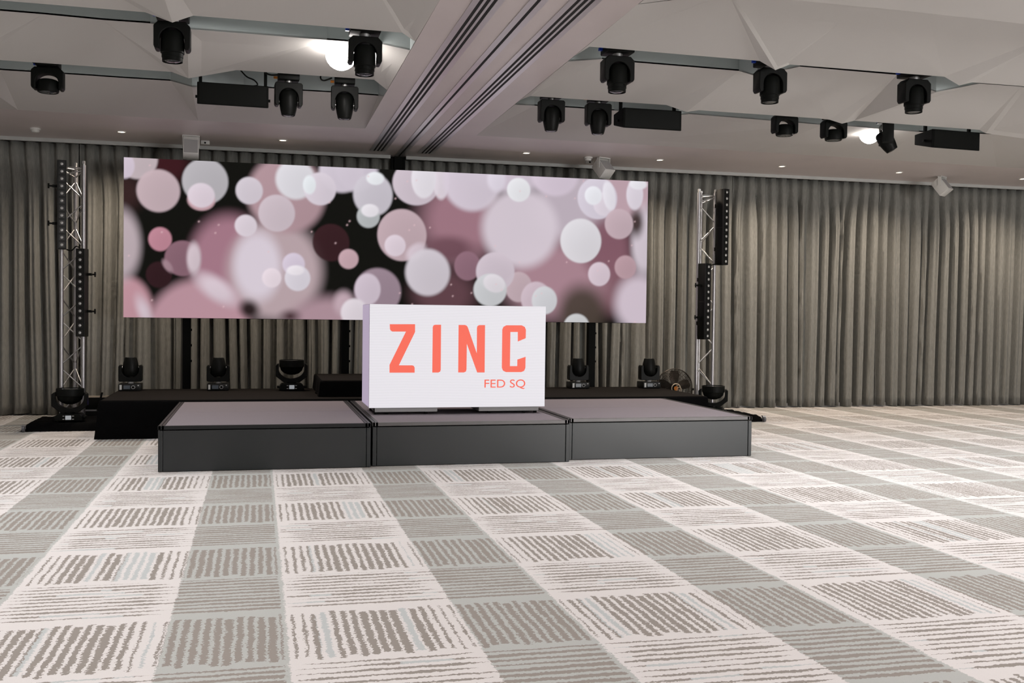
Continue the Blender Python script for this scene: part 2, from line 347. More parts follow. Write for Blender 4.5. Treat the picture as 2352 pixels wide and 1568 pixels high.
BOKEH = [(-1.109,3.232,0.236,0.247,0,(60,26,31),0.116),(-1.615,2.848,0.204,0.216,0,(55,36,36),0.13),(1.235,3.284,0.272,0.303,0,(205,195,208),0.038),(3.304,3.286,0.536,0.236,0,(206,193,206),0.063),(4.858,3.195,0.566,0.484,0,(188,160,170),0.097),(4.793,1.865,0.377,0.421,0,(128,92,101),0.146),(-0.357,2.043,0.471,0.562,0,(164,120,135),0.118),(0.206,1.923,0.583,0.628,0,(184,163,168),0.12),(-0.012,1.978,0.289,0.432,0,(214,203,214),0.089),(0.876,1.256,0.494,0.334,0,(172,142,152),0.121),(-0.722,1.063,0.649,0.723,0,(185,145,156),0.088),(-1.611,1.39,0.327,0.42,0,(190,145,155),0.058),(-1.668,2.198,0.238,0.433,0,(188,172,178),0.072),(-0.512,1.671,0.27,0.126,35,(212,196,206),0.074),(-1.378,1.378,0.069,0.175,-20,(205,188,198),0.058),(-0.11,1.425,0.115,0.104,30,(30,18,18),0.074),(0.401,1.342,0.088,0.06,0,(60,35,40),0.075),(-1.467,3.273,0.239,0.252,0,(192,177,182),0.02),(-1.616,3.179,0.116,0.158,0,(207,193,207),0.014),(-1.218,2.886,0.257,0.264,0,(191,170,176),0.02),(-0.658,3.027,0.278,0.286,0,(180,176,181),0.018),(-0.704,2.79,0.166,0.132,0,(196,160,168),0.012),(-0.705,2.849,0.163,0.154,0,(214,201,211),0.015),(0.346,2.899,0.483,0.493,0,(176,146,153),0.067),(0.454,3.098,0.247,0.254,0,(214,212,218),0.03),(1.04,3.229,0.285,0.272,0,(206,196,208),0.03),(0.766,2.991,0.205,0.211,0,(210,200,210),0.014),(0.632,3.038,0.081,0.12,0,(224,228,232),0.012),(-0.119,2.932,0.167,0.173,0,(206,197,206),0.013),(0.223,2.658,0.229,0.236,0,(197,183,191),0.013),(-0.159,2.486,0.137,0.138,0,(214,203,212),0.009),(0.913,2.302,0.236,0.242,0,(54,30,34),0.015),(1.451,2.944,0.256,0.277,0,(197,191,200),0.021),(1.392,2.659,0.148,0.149,0,(178,181,183),0.009),(1.414,2.736,0.114,0.084,0,(226,221,227),0.009),(1.479,3.158,0.114,0.084,0,(228,230,234),0.012),(-1.195,2.284,0.138,0.148,0,(186,132,146),0.012),(-0.923,2.051,0.218,0.222,0,(132,98,110),0.012),(-0.79,2.054,0.082,0.191,0,(206,190,198),0.029),(-1.207,1.84,0.155,0.163,0,(48,27,31),0.012),(-1.104,1.952,0.042,0.088,-35,(160,130,140),0.02),(1.14,2.096,0.127,0.128,0,(193,161,169),0.009),(0.44,2.011,0.141,0.144,0,(206,194,210),0.009),(0.166,1.83,0.119,0.123,0,(223,209,217),0.009),(0.49,1.832,0.162,0.165,0,(209,203,212),0.009),(0.463,1.932,0.106,0.06,0,(229,222,228),0.008),(1.523,1.677,0.306,0.307,0,(150,130,142),0.025),(1.393,1.706,0.168,0.206,0,(200,186,198),0.018),(1.084,1.517,0.121,0.152,0,(190,165,175),0.061),(1.221,1.397,0.174,0.183,0,(215,206,213),0.024),(2.62,2.649,0.524,0.545,0,(158,118,130),0.234),(2.409,1.662,0.411,0.311,0,(96,66,73),0.14),(4.167,2.894,0.553,0.511,0,(188,175,186),0.144),(3.931,1.896,0.699,0.527,0,(168,132,143),0.192),(4.7,2.349,0.342,0.42,0,(130,90,102),0.145),(2.466,2.27,0.316,0.155,0,(110,76,86),0.078),(2.018,3.12,0.311,0.292,0,(201,188,198),0.015),(2.354,3.15,0.107,0.232,0,(216,206,215),0.012),(2.119,3.179,0.164,0.254,0,(221,216,223),0.012),(2.773,3.169,0.391,0.389,0,(206,195,207),0.047),(3.452,2.567,0.532,0.529,0,(210,198,208),0.095),(3.11,3.215,0.121,0.157,0,(216,208,220),0.039),(1.839,2.429,0.325,0.341,0,(188,165,172),0.014),(2.027,2.212,0.14,0.093,-40,(206,191,201),0.039),(1.748,2.288,0.139,0.141,0,(214,200,210),0.009),(2.186,1.945,0.298,0.31,0,(201,193,201),0.031),(3.928,3.314,0.332,0.286,0,(206,192,206),0.038),(3.42,3.09,0.163,0.161,0,(223,223,227),0.013),(4.34,1.454,0.321,0.354,0,(74,63,56),0.145),(5.25,2.446,0.191,0.473,0,(206,194,204),0.065),(5.178,1.579,0.348,0.392,0,(206,191,203),0.114),(5.124,2.702,0.095,0.179,0,(58,42,40),0.065),(4.545,3.021,0.288,0.289,0,(206,198,210),0.016),(4.64,2.944,0.153,0.161,0,(214,204,214),0.013),(4.715,3.06,0.089,0.201,-10,(222,218,226),0.013),(4.485,3.055,0.125,0.128,0,(227,227,233),0.013),(5.092,3.091,0.124,0.211,0,(214,206,216),0.016),(5.141,3.239,0.13,0.073,0,(226,224,230),0.01),(4.866,2.677,0.209,0.21,0,(190,168,176),0.013),(4.314,2.426,0.295,0.305,0,(214,211,216),0.011),(4.586,1.974,0.16,0.165,0,(208,192,202),0.008),(4.97,2.08,0.159,0.162,0,(180,150,158),0.008),(2.723,2.043,0.179,0.195,0,(138,104,117),0.009),(3.437,1.775,0.188,0.206,0,(186,165,172),0.013),(3.109,1.973,0.267,0.264,0,(200,187,197),0.013),(3.04,1.728,0.229,0.22,0,(196,197,200),0.009),(3.095,1.816,0.154,0.118,20,(214,208,214),0.009),(3.686,1.62,0.215,0.231,0,(196,178,188),0.013),(3.802,1.598,0.179,0.191,0,(201,201,205),0.01),(4.267,1.243,0.185,0.177,0,(196,196,198),0.01)]
LETTERS = {'Z':[(1.2429,1.2847),(1.4909,1.2872),(1.4917,1.2111),(1.3357,0.8845),(1.4665,0.8845),(1.483,0.878),(1.4908,0.8617),(1.4913,0.8126),(1.2452,0.8129),(1.2445,0.8888),(1.4021,1.2147),(1.2706,1.2136),(1.2532,1.2221),(1.2455,1.2382)],'I':[(1.6877,1.2837),(1.7485,1.2844),(1.7501,0.8408),(1.7447,0.8233),(1.7271,0.8135),(1.6662,0.8135),(1.6659,1.2584),(1.6723,1.277)],'N':[(1.9243,1.2839),(1.9881,1.2846),(2.0061,1.2781),(2.0175,1.2606),(2.1117,1.0031),(2.1098,1.2571),(2.1163,1.277),(2.1343,1.2849),(2.1919,1.2855),(2.1931,0.814),(2.1173,0.8141),(2.0093,1.0987),(2.0089,0.8429),(2.0024,0.8231),(1.9823,0.8142),(1.9252,0.8143)],'C':[(2.4114,1.2855),(2.5674,1.287),(2.5999,1.2717),(2.613,1.2428),(2.6118,1.1579),(2.5304,1.1239),(2.5292,1.2198),(2.4523,1.2191),(2.4521,0.8772),(2.5279,0.8773),(2.5282,0.9431),(2.6131,0.9712),(2.6123,0.8594),(2.6,0.8303),(2.569,0.8169),(2.4128,0.8171),(2.3806,0.8327),(2.3688,0.8616),(2.3685,1.2429),(2.3807,1.2707)]}

# ------------------------------------------------------------------ setting: floor, walls, ceiling
XL, XR, YB, YF = -6.2, 16.6, -9.4, 14.78
ZC = 3.6
tag(MB().box(((XL+XR)/2, (YB+YF)/2, -0.05), (XR-XL, YF-YB, 0.1)).build('floor', 'carpet'), kind='structure')
tag(MB().box(((XL+XR)/2, YF+0.06, 2.05), (XR-XL+0.4, 0.12, 4.3)).build('wall_back', 'wall'), kind='structure')
tag(MB().box((XL-0.06, (YB+YF)/2, 2.05), (0.12, YF-YB, 4.3)).build('wall_left', 'wall'), kind='structure')
tag(MB().box((XR+0.06, (YB+YF)/2, 2.05), (0.12, YF-YB, 4.3)).build('wall_right', 'wall'), kind='structure')
# wall behind the photographer with the two unseen windows placed for the light
wf = MB()
wf.box(((XL+8.4)/2, YB+0.4, 2.05), (8.4-XL, 0.12, 4.3)); wf.box(((14.6+XR)/2, YB+0.4, 2.05), (XR-14.6, 0.12, 4.3))
wf.box((11.5, YB+0.4, 0.05), (6.2, 0.12, 0.1)); wf.box((11.5, YB+0.4, 3.4), (6.2, 0.12, 1.6))
tag(wf.build('wall_front', 'wall'), kind='structure')
for i, xw in enumerate((9.95, 13.05)):
    w = MB()
    for sx in (-1.5, 0, 1.5): w.box((sx, 0, 1.35), (0.06, 0.08, 2.5))
    for zz in (0.13, 2.57): w.box((0, 0, zz), (3.06, 0.08, 0.06))
    tag(w.build('window_%d' % (i+1), 'black', loc=(xw, YB+0.4, 0)), kind='structure')

# ceiling: flat plaster band and beam, and the folded facets with lighting slots between them
cb = MB()
def slab(poly, z0=ZC, z1=ZC+0.06): cb.prism(poly, z0, z1, 'xy')
slab([(1.23, YB), (2.6, YB), (2.6, 12.43), (1.23, 12.38)])
slab([(XL, YB), (1.23, YB), (1.23, 4.6), (XL, 4.6)])
slab([(2.6, YB), (XR, YB), (XR, 4.6), (2.6, 4.6)])
band = [(XL, 12.42), (-2.605, 12.421), (-0.691, 12.474), (1.23, 12.377), (2.6, 12.431), (4.45, 12.422), (6.365, 12.477), (8.298, 12.542), (10.25, 12.613), (12.2, 12.65), (XR, 12.65)]
for a, b in zip(band[:-1], band[1:]): slab([a, b, (b[0], YF), (a[0], YF)])
ceil = tag(cb.build('ceiling', 'ceiling'), kind='structure')

def facet(poly):
    m = MB(); n = len(poly)
    m.add(list(poly)+[(x, y, z+0.015) for x, y, z in poly],
          [tuple(range(n)), tuple(range(2*n-1, n-1, -1))]+[(i, n+i, n+(i+1) % n, (i+1) % n) for i in range(n)])
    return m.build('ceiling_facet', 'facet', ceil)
def strip(N, E, cr):
    cr = [(0, 0)]+cr+[(len(N)-1, len(E)-1)]
    for (a, b), (c, d) in zip(cr[:-1], cr[1:]):
        poly = list(N[a:c+1])+list(reversed(E[b:d+1]))
        if len(poly) >= 3: facet(poly)
def slotwall(E, N, top=4.05):
    m = MB()
    for Pl in (E, N):
        for a, b in zip(Pl[:-1], Pl[1:]):
            m.add([(a[0], a[1], a[2]+0.002), (b[0], b[1], b[2]+0.002), (b[0], b[1], top), (a[0], a[1], top)], [(0, 1, 2, 3)])
    for a, b in ((E[0], N[0]), (E[-1], N[-1])):
        m.add([a, b, (b[0], b[1], top), (a[0], a[1], top)], [(0, 1, 2, 3)])
    x0 = min(E[0][0], N[0][0]); x1 = max(E[-1][0], N[-1][0])
    y0 = min(p[1] for p in E); y1 = max(p[1] for p in N)
    m.add([(x0-.3, y0-.02, top), (x1+.3, y0-.02, top), (x1+.3, y1+.02, top), (x0-.3, y1+.02, top)], [(0, 1, 2, 3)])
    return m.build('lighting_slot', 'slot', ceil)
def vdip(xs, y, z=3.6, d=0.07):
    out = []
    for x in xs: out += [(x-0.17, y, z), (x, y, z-d), (x+0.15, y, z)]
    return out
# left coffer
E0L = [(XL, 6.2, 3.6)]+vdip([-4.5, -2.6, -0.65], 6.2)+[(1.0, 6.2, 3.6), (1.23, 6.42, 3.6)]
N0L = [(XL, 6.9, 3.68), (-4.6, 6.9, 3.64), (-2.6, 6.5, 3.57), (-1.52, 6.9, 3.70), (-0.66, 6.5, 3.57), (0.65, 6.9, 3.70), (1.23, 6.9, 3.6)]
NZL = [(XL, 4.6, 3.6), (-5.2, 4.6, 3.6), (-3.3, 4.6, 3.6), (-1.4, 4.6, 3.6), (0.6, 4.6, 3.6), (1.23, 4.6, 3.6)]
strip(NZL, E0L, [(1, 2), (2, 5), (3, 8), (4, 10)])
E1 = [(XL, 8.1, 3.6), (-4.7, 8.1, 3.6), (-4.5, 8.1, 3.53), (-4.35, 8.1, 3.6), (-2.75, 8.1, 3.6), (-2.57, 8.1, 3.53), (-2.42, 8.1, 3.6)]+E1L+[(1.226, 8.33, 3.6)]
strip(N0L, E1, [(1, 2), (2, 5), (3, 9), (4, 9), (5, 11)])
N1 = [(XL, 8.85, 3.70), (-4.5, 8.85, 3.66), (-3.2, 8.85, 3.72), (-2.60, 8.42, 3.58)]+N1L+[(1.226, 8.62, 3.6)]
E2 = [(XL, 9.95, 3.6), (-4.5, 9.95, 3.53), (-4.2, 9.95, 3.62), (-2.62, 9.95, 3.53), (-2.42, 9.95, 3.59)]+E2L+[(1.226, 10.2, 3.6)]
strip(N1, E2, [(1, 1), (3, 3), (5, 3), (6, 7), (8, 7), (9, 8), (10, 9)])
N2 = [(XL, 10.9, 3.70), (-4.7, 10.9, 3.65), (-2.66, 10.4, 3.57)]+N2L+[(1.226, 10.5, 3.6)]
B_ = [(XL, 12.42, 3.6), (-4.5, 12.42, 3.6)]+BL[:2]+[(1.23, 12.377, 3.6)]
strip(N2, B_, [(1, 1), (2, 2), (4, 2), (5, 3), (7, 3), (9, 3), (10, 4)])
slotwall(E0L, N0L); slotwall(E1, N1); slotwall(E2, N2)
# right coffer
E0 = [(2.605, 6.88, 3.6), (3.0, 6.55, 3.6), (3.2, 6.2, 3.497)]+E0R+[(6.1, 6.2, 3.47), (8.0, 6.2, 3.5), (XR, 6.2, 3.55)]
NZ = [(2.6, 4.6, 3.6), (4.05, 4.6, 3.6), (4.75, 4.6, 3.6), (6.3, 4.6, 3.6), (8.2, 4.6, 3.6), (XR, 4.6, 3.6)]
strip(NZ, E0, [(1, 4), (2, 4), (3, 6), (4, 7)])
N0 = [(2.6, 6.9, 3.6), (3.3, 6.9, 3.74), (4.43, 6.9, 3.74), (4.95, 6.9, 3.76), (6.3, 6.9, 3.74), (8.1, 6.9, 3.76), (XR, 6.9, 3.72)]
E1 = [(2.605, 8.38, 3.6)]+E1R+[(7.9, 8.1, 3.58), (8.1, 8.1, 3.52), (8.25, 8.1, 3.57), (10.0, 8.1, 3.52), (12.0, 8.1, 3.55), (XR, 8.1, 3.58)]
strip(N0, E1, [(1, 3), (2, 4), (3, 5), (4, 7), (5, 10)])
N1 = [(2.605, 8.6, 3.6)]+N1R[1:]+[(8.2, 8.5, 3.57), (10.0, 8.85, 3.75), (12.0, 8.85, 3.68), (XR, 8.85, 3.72)]
E2 = [(2.605, 10.25, 3.6), (2.64, 10.0, 3.59)]+E2R[1:]+[(9.8, 9.95, 3.54), (10.05, 9.95, 3.5), (12.0, 9.95, 3.55), (XR, 9.95, 3.58)]
strip(N1, E2, [(1, 2), (3, 4), (5, 6), (7, 8), (9, 10), (10, 11), (11, 13), (12, 14)])
N2 = [(2.605, 10.5, 3.6)]+N2R[1:]+[(10.2, 10.45, 3.58), (12.3, 10.9, 3.66), (XR, 10.9, 3.7)]
B_ = [(2.6, 12.431, 3.6)]+BR[1:]+[(12.2, 12.65, 3.6), (XR, 12.65, 3.6)]
strip(N2, B_, [(1, 0), (2, 1), (5, 1), (6, 2), (9, 3), (10, 4), (11, 4), (12, 5)])
slotwall(E0, N0); slotwall(E1, N1); slotwall(E2, N2)

# linear air diffusers and the partition track in the beam
def diffuser(x, n, pitch, y0, y1, label, name):
    t = thing(name, label, 'air vent' if n == 3 else 'ceiling track', (x, (y0+y1)/2, ZC))
    w = pitch*n
    for i in range(n+1):
        MB().box((-w/2+(i if 0 < i < n else (-0.27 if i == 0 else n+0.27))*pitch, 0, -0.004), (pitch*0.42 if 0 < i < n else pitch*1.0, y1-y0, 0.004)).build('metal_strip', 'diffuser', t)
    for i in range(n):
        MB().box((-w/2+(i+0.5)*pitch, 0, -0.0015), (pitch*0.64, y1-y0, 0.003)).build('black_slot', 'slot_black', t)
    return t
diffuser(1.56, 3, 0.048, 2.0, 14.0, 'three-slot linear air vent in the ceiling beam, left of the partition track', 'linear_diffuser')
diffuser(2.215, 3, 0.048, 2.0, 14.0, 'three-slot linear air vent in the ceiling beam, right of the partition track', 'linear_diffuser')
diffuser(1.90, 1, 0.05, 2.0, 14.35, 'single-slot pale metal partition track down the middle of the ceiling beam', 'partition_track')

# ------------------------------------------------------------------ curtains, rail, partition post
def curtain(x0, x1, seed, label, y=14.47, z0=0.015, z1=3.565):
    rng = np.random.RandomState(seed)
    dx = 0.0125; nx = int((x1-x0)/dx)+1; nz = 26
    xs = np.linspace(x0, x1, nx); hs = np.linspace(0, 1, nz)
    per = 0.165
    jit = np.interp(xs, np.linspace(x0, x1, 40), rng.uniform(-0.4, 0.4, 40))
    top = np.sin(2*PI*xs/per+jit)
    # below the heading the pleats open into irregular folds: soft fronts, narrow deep valleys
    nf = int((x1-x0)/0.185)+2
    kn = np.sort(x0+(np.arange(nf)+rng.uniform(-0.42, 0.42, nf))*(x1-x0)/(nf-1)); kn[0] = x0; kn[-1] = x1
    amp = rng.uniform(0.3, 1.0, nf)
    ph = np.interp(xs, kn, np.arange(nf)*PI*2); am = np.interp(xs, kn, amp)
    sub = np.sin(ph*2.3+seed)*0.12+np.sin(ph*0.31+2*seed)*0.25
    vs = []; fs = []
    reg = 2*PI*(xs-x0)/((x1-x0)/(nf-1))
    for k, h in enumerate(hs):           # h 0 floor, 1 top
        t = 1-h; bl = min(1, max(0, (t-0.01)/0.22)); bl = bl*bl*(3-2*bl)
        drift = 0.045*t*np.sin(xs*1.7+seed)+0.02*t*np.sin(xs*6.1+2*seed+2.5*t)
        p2 = np.interp(xs+drift, xs, reg*(1-0.5*bl)*(1-bl)+ph*(1-(1-0.5*bl)*(1-bl))); a2 = np.interp(xs+drift, xs, am); s2 = np.interp(xs+drift, xs, sub)
        val = ((1+np.sin(p2))/2)**2.6
        off = (0.075*(1-bl)+0.27*a2*bl)*val+bl*(0.035*s2+0.012*np.sin(p2*3.0+1.3))
        z = z0+(z1-z0)*h
        wob = 0.010*np.sin(xs*9+seed)
        for i in range(nx): vs.append((xs[i], off[i], z+(wob[i] if k == 0 else 0)))
    for k in range(nz-1):
        for i in range(nx-1): fs.append((k*nx+i, k*nx+i+1, (k+1)*nx+i+1, (k+1)*nx+i))
    m = MB(); m.v = vs; m.f = fs
    o = m.build('curtain', 'curtain', loc=(0, y, 0), smooth=80)
    sol = o.modifiers.new('thickness', 'SOLIDIFY'); sol.thickness = 0.004
    return tag(o, label, 'curtain', 'grey linen curtains along the back wall')
curtain(XL+0.05, -2.3, 3, 'grey linen curtain behind the left truss tower, at the left edge')
curtain(-2.29, 1.80, 5, 'dark grey pleated curtain behind the left half of the large screen')
curtain(2.0, 5.05, 8, 'dark grey pleated curtain behind the right half of the large screen')
curtain(5.06, 7.05, 12, 'grey-beige curtain behind the right truss tower, with the fan before it')
curtain(7.06, 9.6, 17, 'warm grey-beige curtain just right of the right truss tower')
curtain(9.61, 11.6, 21, 'warm grey-beige curtain under the rightmost white ceiling speaker')
curtain(11.61, XR-0.05, 25, 'warm grey-beige curtain at the right edge of the room')
for x0, x1, lb in ((XL, 1.78, 'pale curtain rail along the ceiling, left of the black partition post'), (2.0, XR, 'pale curtain rail along the ceiling, right of the black partition post')):
    t = thing('curtain_rail', lb, 'curtain rail', ((x0+x1)/2, 14.36, ZC))
    MB().box((0, 0, -0.0225), (x1-x0, 0.05, 0.045)).build('rail', 'rail', t)
    MB().box((0, 0.075, -0.012), (x1-x0, 0.10, 0.024)).build('rail_channel', 'slot_black', t)
p = MB().box((0, 0, 1.8), (0.12, 0.10, 3.58)).box((-0.085, 0.02, 1.8), (0.03, 0.06, 3.58)).box((0.085, 0.02, 1.8), (0.03, 0.06, 3.58))
tag(p.build('partition_post', 'black_matt', loc=(1.895, 14.40, 0)), 'black vertical partition post between the curtains behind the large screen', 'post')

# ------------------------------------------------------------------ large LED screen
SX0, SX1, SZ0, SZ1, SY = -1.625, 5.287, 1.303, 3.282, 13.5
def screen_image():
    nx, nz = 560, 160
    X, Z = np.meshgrid(np.linspace(SX0, SX1, nx), np.linspace(SZ0, SZ1, nz))
    lin = lambda c: np.array(S(*c))
    img = np.zeros((nz, nx, 3)); img[:] = lin((17, 17, 14))
    for cx, cz, rx, rz, rot, c, s in BOKEH:
        a = math.radians(-rot); u = (X-cx)*math.cos(a)+(Z-cz)*math.sin(a); v = -(X-cx)*math.sin(a)+(Z-cz)*math.cos(a)
        d = np.sqrt((u/rx)**2+(v/rz)**2); sd = (d-1)*min(rx, rz)
        w = np.clip(0.5-sd/(2.1*max(s, 0.016)), 0, 1); w = (w*w*(3-2*w))[..., None]*0.96
        rim = np.clip(d, 0, 1)[..., None]**3*0.06 if s < 0.05 else 0.0
        sh = 1.0+0.10*np.clip(-u/rx*0.6+v/rz*0.5, -1, 1)[..., None] if s < 0.08 else 1.0
        img = img*(1-w)+w*lin(c)*(sh+rim)
    rng = np.random.RandomState(4)
    for _ in range(45):
        px, pz = rng.uniform(SX0, SX1), rng.uniform(SZ0, SZ1)
        w = np.exp(-(((X-px)**2+(Z-pz)**2)/0.011**2))[..., None]; img = img*(1-w*.7)+w*.7*lin((225, 190, 195))
    return nx, nz, X, Z, img
nx, nz, GX, GZ, IMG = screen_image()
scr = thing('led_wall_screen', 'wide LED screen showing pink and white blurred light circles, hung before the curtains', 'screen', (0, SY, 0))
me = bpy.data.meshes.new('screen_face')
vs = np.stack([GX, np.zeros_like(GX), GZ], -1).reshape(-1, 3)
idx = np.arange(nx*nz).reshape(nz, nx)
fs = np.stack([idx[:-1, :-1], idx[:-1, 1:], idx[1:, 1:], idx[1:, :-1]], -1).reshape(-1, 4)
me.from_pydata(vs.tolist(), [], fs.tolist()); me.update()
ca = me.color_attributes.new('picture', 'FLOAT_COLOR', 'POINT')
ca.data.foreach_set('color', np.concatenate([IMG.reshape(-1, 3), np.ones((nx*nz, 1))], 1).astype(np.float32).ravel())
m = bpy.data.materials.new('led_picture'); m.use_nodes = True; nt = m.node_tree; b = nt.nodes['Principled BSDF']
b.inputs['Base Color'].default_value = (0.002, 0.002, 0.002, 1); b.inputs['Roughness'].default_value = 0.7; b.inputs['Specular IOR Level'].default_value = 0.05
at = nt.nodes.new('ShaderNodeAttribute'); at.attribute_name = 'picture'
nt.links.new(at.outputs['Color'], b.inputs['Emission Color']); b.inputs['Emission Strength'].default_value = SCREEN_E
m.cycles.emission_sampling = 'NONE'
me.materials.append(m)
o = bpy.data.objects.new('screen_face', me); col.objects.link(o); o.parent = scr
MB().box(((SX0+SX1)/2, 0.045, (SZ0+SZ1)/2), (SX1-SX0, 0.085, SZ1-SZ0)).build('cabinet_body', 'black_matt', scr)
MB().box(((SX0+SX1)/2, 0.14, SZ0+0.02), (SX1-SX0-0.3, 0.06, 0.05)).build('support_beam', 'black_matt', scr)
for x in (-0.89, 1.13, 3.05, 4.58):
    lg = MB().box((x, 0.30, 0.99), (0.10, 0.10, 1.98)).box((x, 0.30, 0.03), (0.4, 0.5, 0.06)).box((x, 0.19, 1.6), (0.06, 0.16, 0.06))
    for z in (0.75, 0.95, 1.15): lg.cyl((x+0.05, 0.27, z), (x+0.065, 0.27, z), 0.015, n=8)
    lg.build('stand_post', 'black_matt', scr)

# ------------------------------------------------------------------ stage and risers
def stage_module(x0, x1, yl, yr, label, edge):
    cx, cy = (x0+x1)/2, (yl+yr)/2; ang = math.atan2(yr-yl, x1-x0); w = math.hypot(x1-x0, yr-yl)-0.012
    t = thing('stage_platform', label, 'stage', (cx, cy, 0), (0, 0, ang), 'stage platform modules')
    D = 11.66-max(yl, yr)
    for k in (0, 1):
        MB().box((0, 0.026+(k+0.5)*(D-0.052)/2, 0.384), (w-0.11, (D-0.052)/2-0.010, 0.03)).build('deck', 'deck', t, bevel=0.004)
    for s in (-1, 1):
        for q in (0, 1):
            MB().box((s*(w/2-0.014-q*0.027), D/2, 0.383), (0.024, D, 0.034)).build('side_trim', 'edge_black', t, bevel=0.003)
    MB().box((0, 0.012, 0.383), (w, 0.024, 0.034)).build('front_trim', edge, t, bevel=0.003)
    MB().box((0, D-0.012, 0.383), (w, 0.024, 0.034)).build('back_trim', 'edge_black', t)
    MB().box((0.0, 0.016, 0.181), (w-0.085, 0.018, 0.354)).build('front_panel', 'panel', t, bevel=0.002)
    for s in (-1, 1):
        MB().box((s*(w/2-0.02), 0.02, 0.181), (0.036, 0.03, 0.355)).build('corner_post', 'panel', t, bevel=0.003)
        MB().box((s*(w/2-0.012), D/2+0.01, 0.181), (0.018, D-0.06, 0.354)).build('side_panel', 'panel', t)
    return t
stage_module(-0.835, 0.998, 9.215, 9.215, 'low stage platform at the left with dark front panel and grey carpet', 'edge_black')
stage_module(1.004, 2.885, 9.265, 9.265, 'low stage platform in the middle carrying the white logo screen', 'edge')
stage_module(2.893, 4.835, 9.38, 9.38, 'low stage platform at the right with scuffed grey front panel', 'edge')

def draped(name, x0, x1, y0, y1, h, label, cat, flare=0.035, seed=1):
    rng = np.random.RandomState(seed)
    t = thing(name, label, cat, ((x0+x1)/2, (y0+y1)/2, 0))
    cx, cy = (x0+x1)/2, (y0+y1)/2
    # cloth: top sheet and hanging skirt in one mesh with soft rounded edge
    per = []
    def side(a, b):
        n = max(6, int(math.hypot(b[0]-a[0], b[1]-a[1])/0.06))
        for i in range(n): per.append((a[0]+(b[0]-a[0])*i/n, a[1]+(b[1]-a[1])*i/n))
    hx, hy = (x1-x0)/2, (y1-y0)/2
    side((-hx, -hy), (hx, -hy)); side((hx, -hy), (hx, hy)); side((hx, hy), (-hx, hy)); side((-hx, hy), (-hx, -hy))
    n = len(per)
    levels = [(0.030, h, 0), (0.008, h-0.006, 0), (0, h-0.03, 0), (-0.35*flare, h*0.55, 1), (-0.7*flare, h*0.25, 1), (-flare, 0.006, 1)]
    wv = rng.uniform(-1, 1, n); wv = (wv+np.roll(wv, 1)+np.roll(wv, -1))/3
    v = []; f = []
    for k, (ins, z, fl_) in enumerate(levels):
        for i, (px, py) in enumerate(per):
            q = ins+(0.02*wv[i]*fl_*(1-z/h))
            sx = 1-q/hx; sy = 1-q/hy
            v.append((px*sx, py*sy, z+(0.012*wv[(i*3) % n] if k == len(levels)-1 else 0)))
    for k in range(len(levels)-1):
        for i in range(n): f.append((k*n+i, k*n+(i+1) % n, (k+1)*n+(i+1) % n, (k+1)*n+i))
    mb = MB(); mb.v = v; mb.f = f
    mb.build('drape_skirt', 'drape', t, smooth=60)
    MB().box((0, 0, h-0.012), ((x1-x0)-0.05, (y1-y0)-0.05, 0.026)).build('top_cloth', 'drape_top', t, bevel=0.004)
    return t
draped('draped_riser', -1.66, 5.42, 11.71, 13.42, 0.415, 'long low riser covered in black cloth behind the stage', 'riser', seed=2)
b2 = draped('draped_block', 0.70, 2.60, 12.02, 13.40, 0.185, 'smaller black draped block on the long riser behind the logo screen', 'riser', flare=0.02, seed=3)
b2.location.z = 0.418

# ------------------------------------------------------------------ logo screen on the stage
ZX0, ZX1, ZZ0, ZZ1, ZY = 1.049, 2.818, 0.470, 1.478, 9.95
z = thing('logo_screen', 'white LED logo box reading ZINC FED SQ on the middle stage platform', 'screen', (0, ZY, 0))
MB().box(((ZX0+ZX1)/2, 0.335, (ZZ0+ZZ1)/2), (ZX1-ZX0, 0.62, ZZ1-ZZ0)).build('cabinet', 'ledcab', z, bevel=0.003)
MB().box(((ZX0+ZX1)/2, 0.018, (ZZ0+ZZ1)/2), (ZX1-ZX0-0.004, 0.020, ZZ1-ZZ0-0.002)).build('shadow_gap', 'black_matt', z)
M['side_led'] = mat('lilac_led_side', (0.1, 0.1, 0.1), 0.6, emit=S(176, 161, 186), estr=0.9)
MB().box((ZX0-0.002, 0.34, (ZZ0+ZZ1)/2+0.003), (0.006, 0.60, ZZ1-ZZ0-0.012)).build('side_screen_face', 'side_led', z)
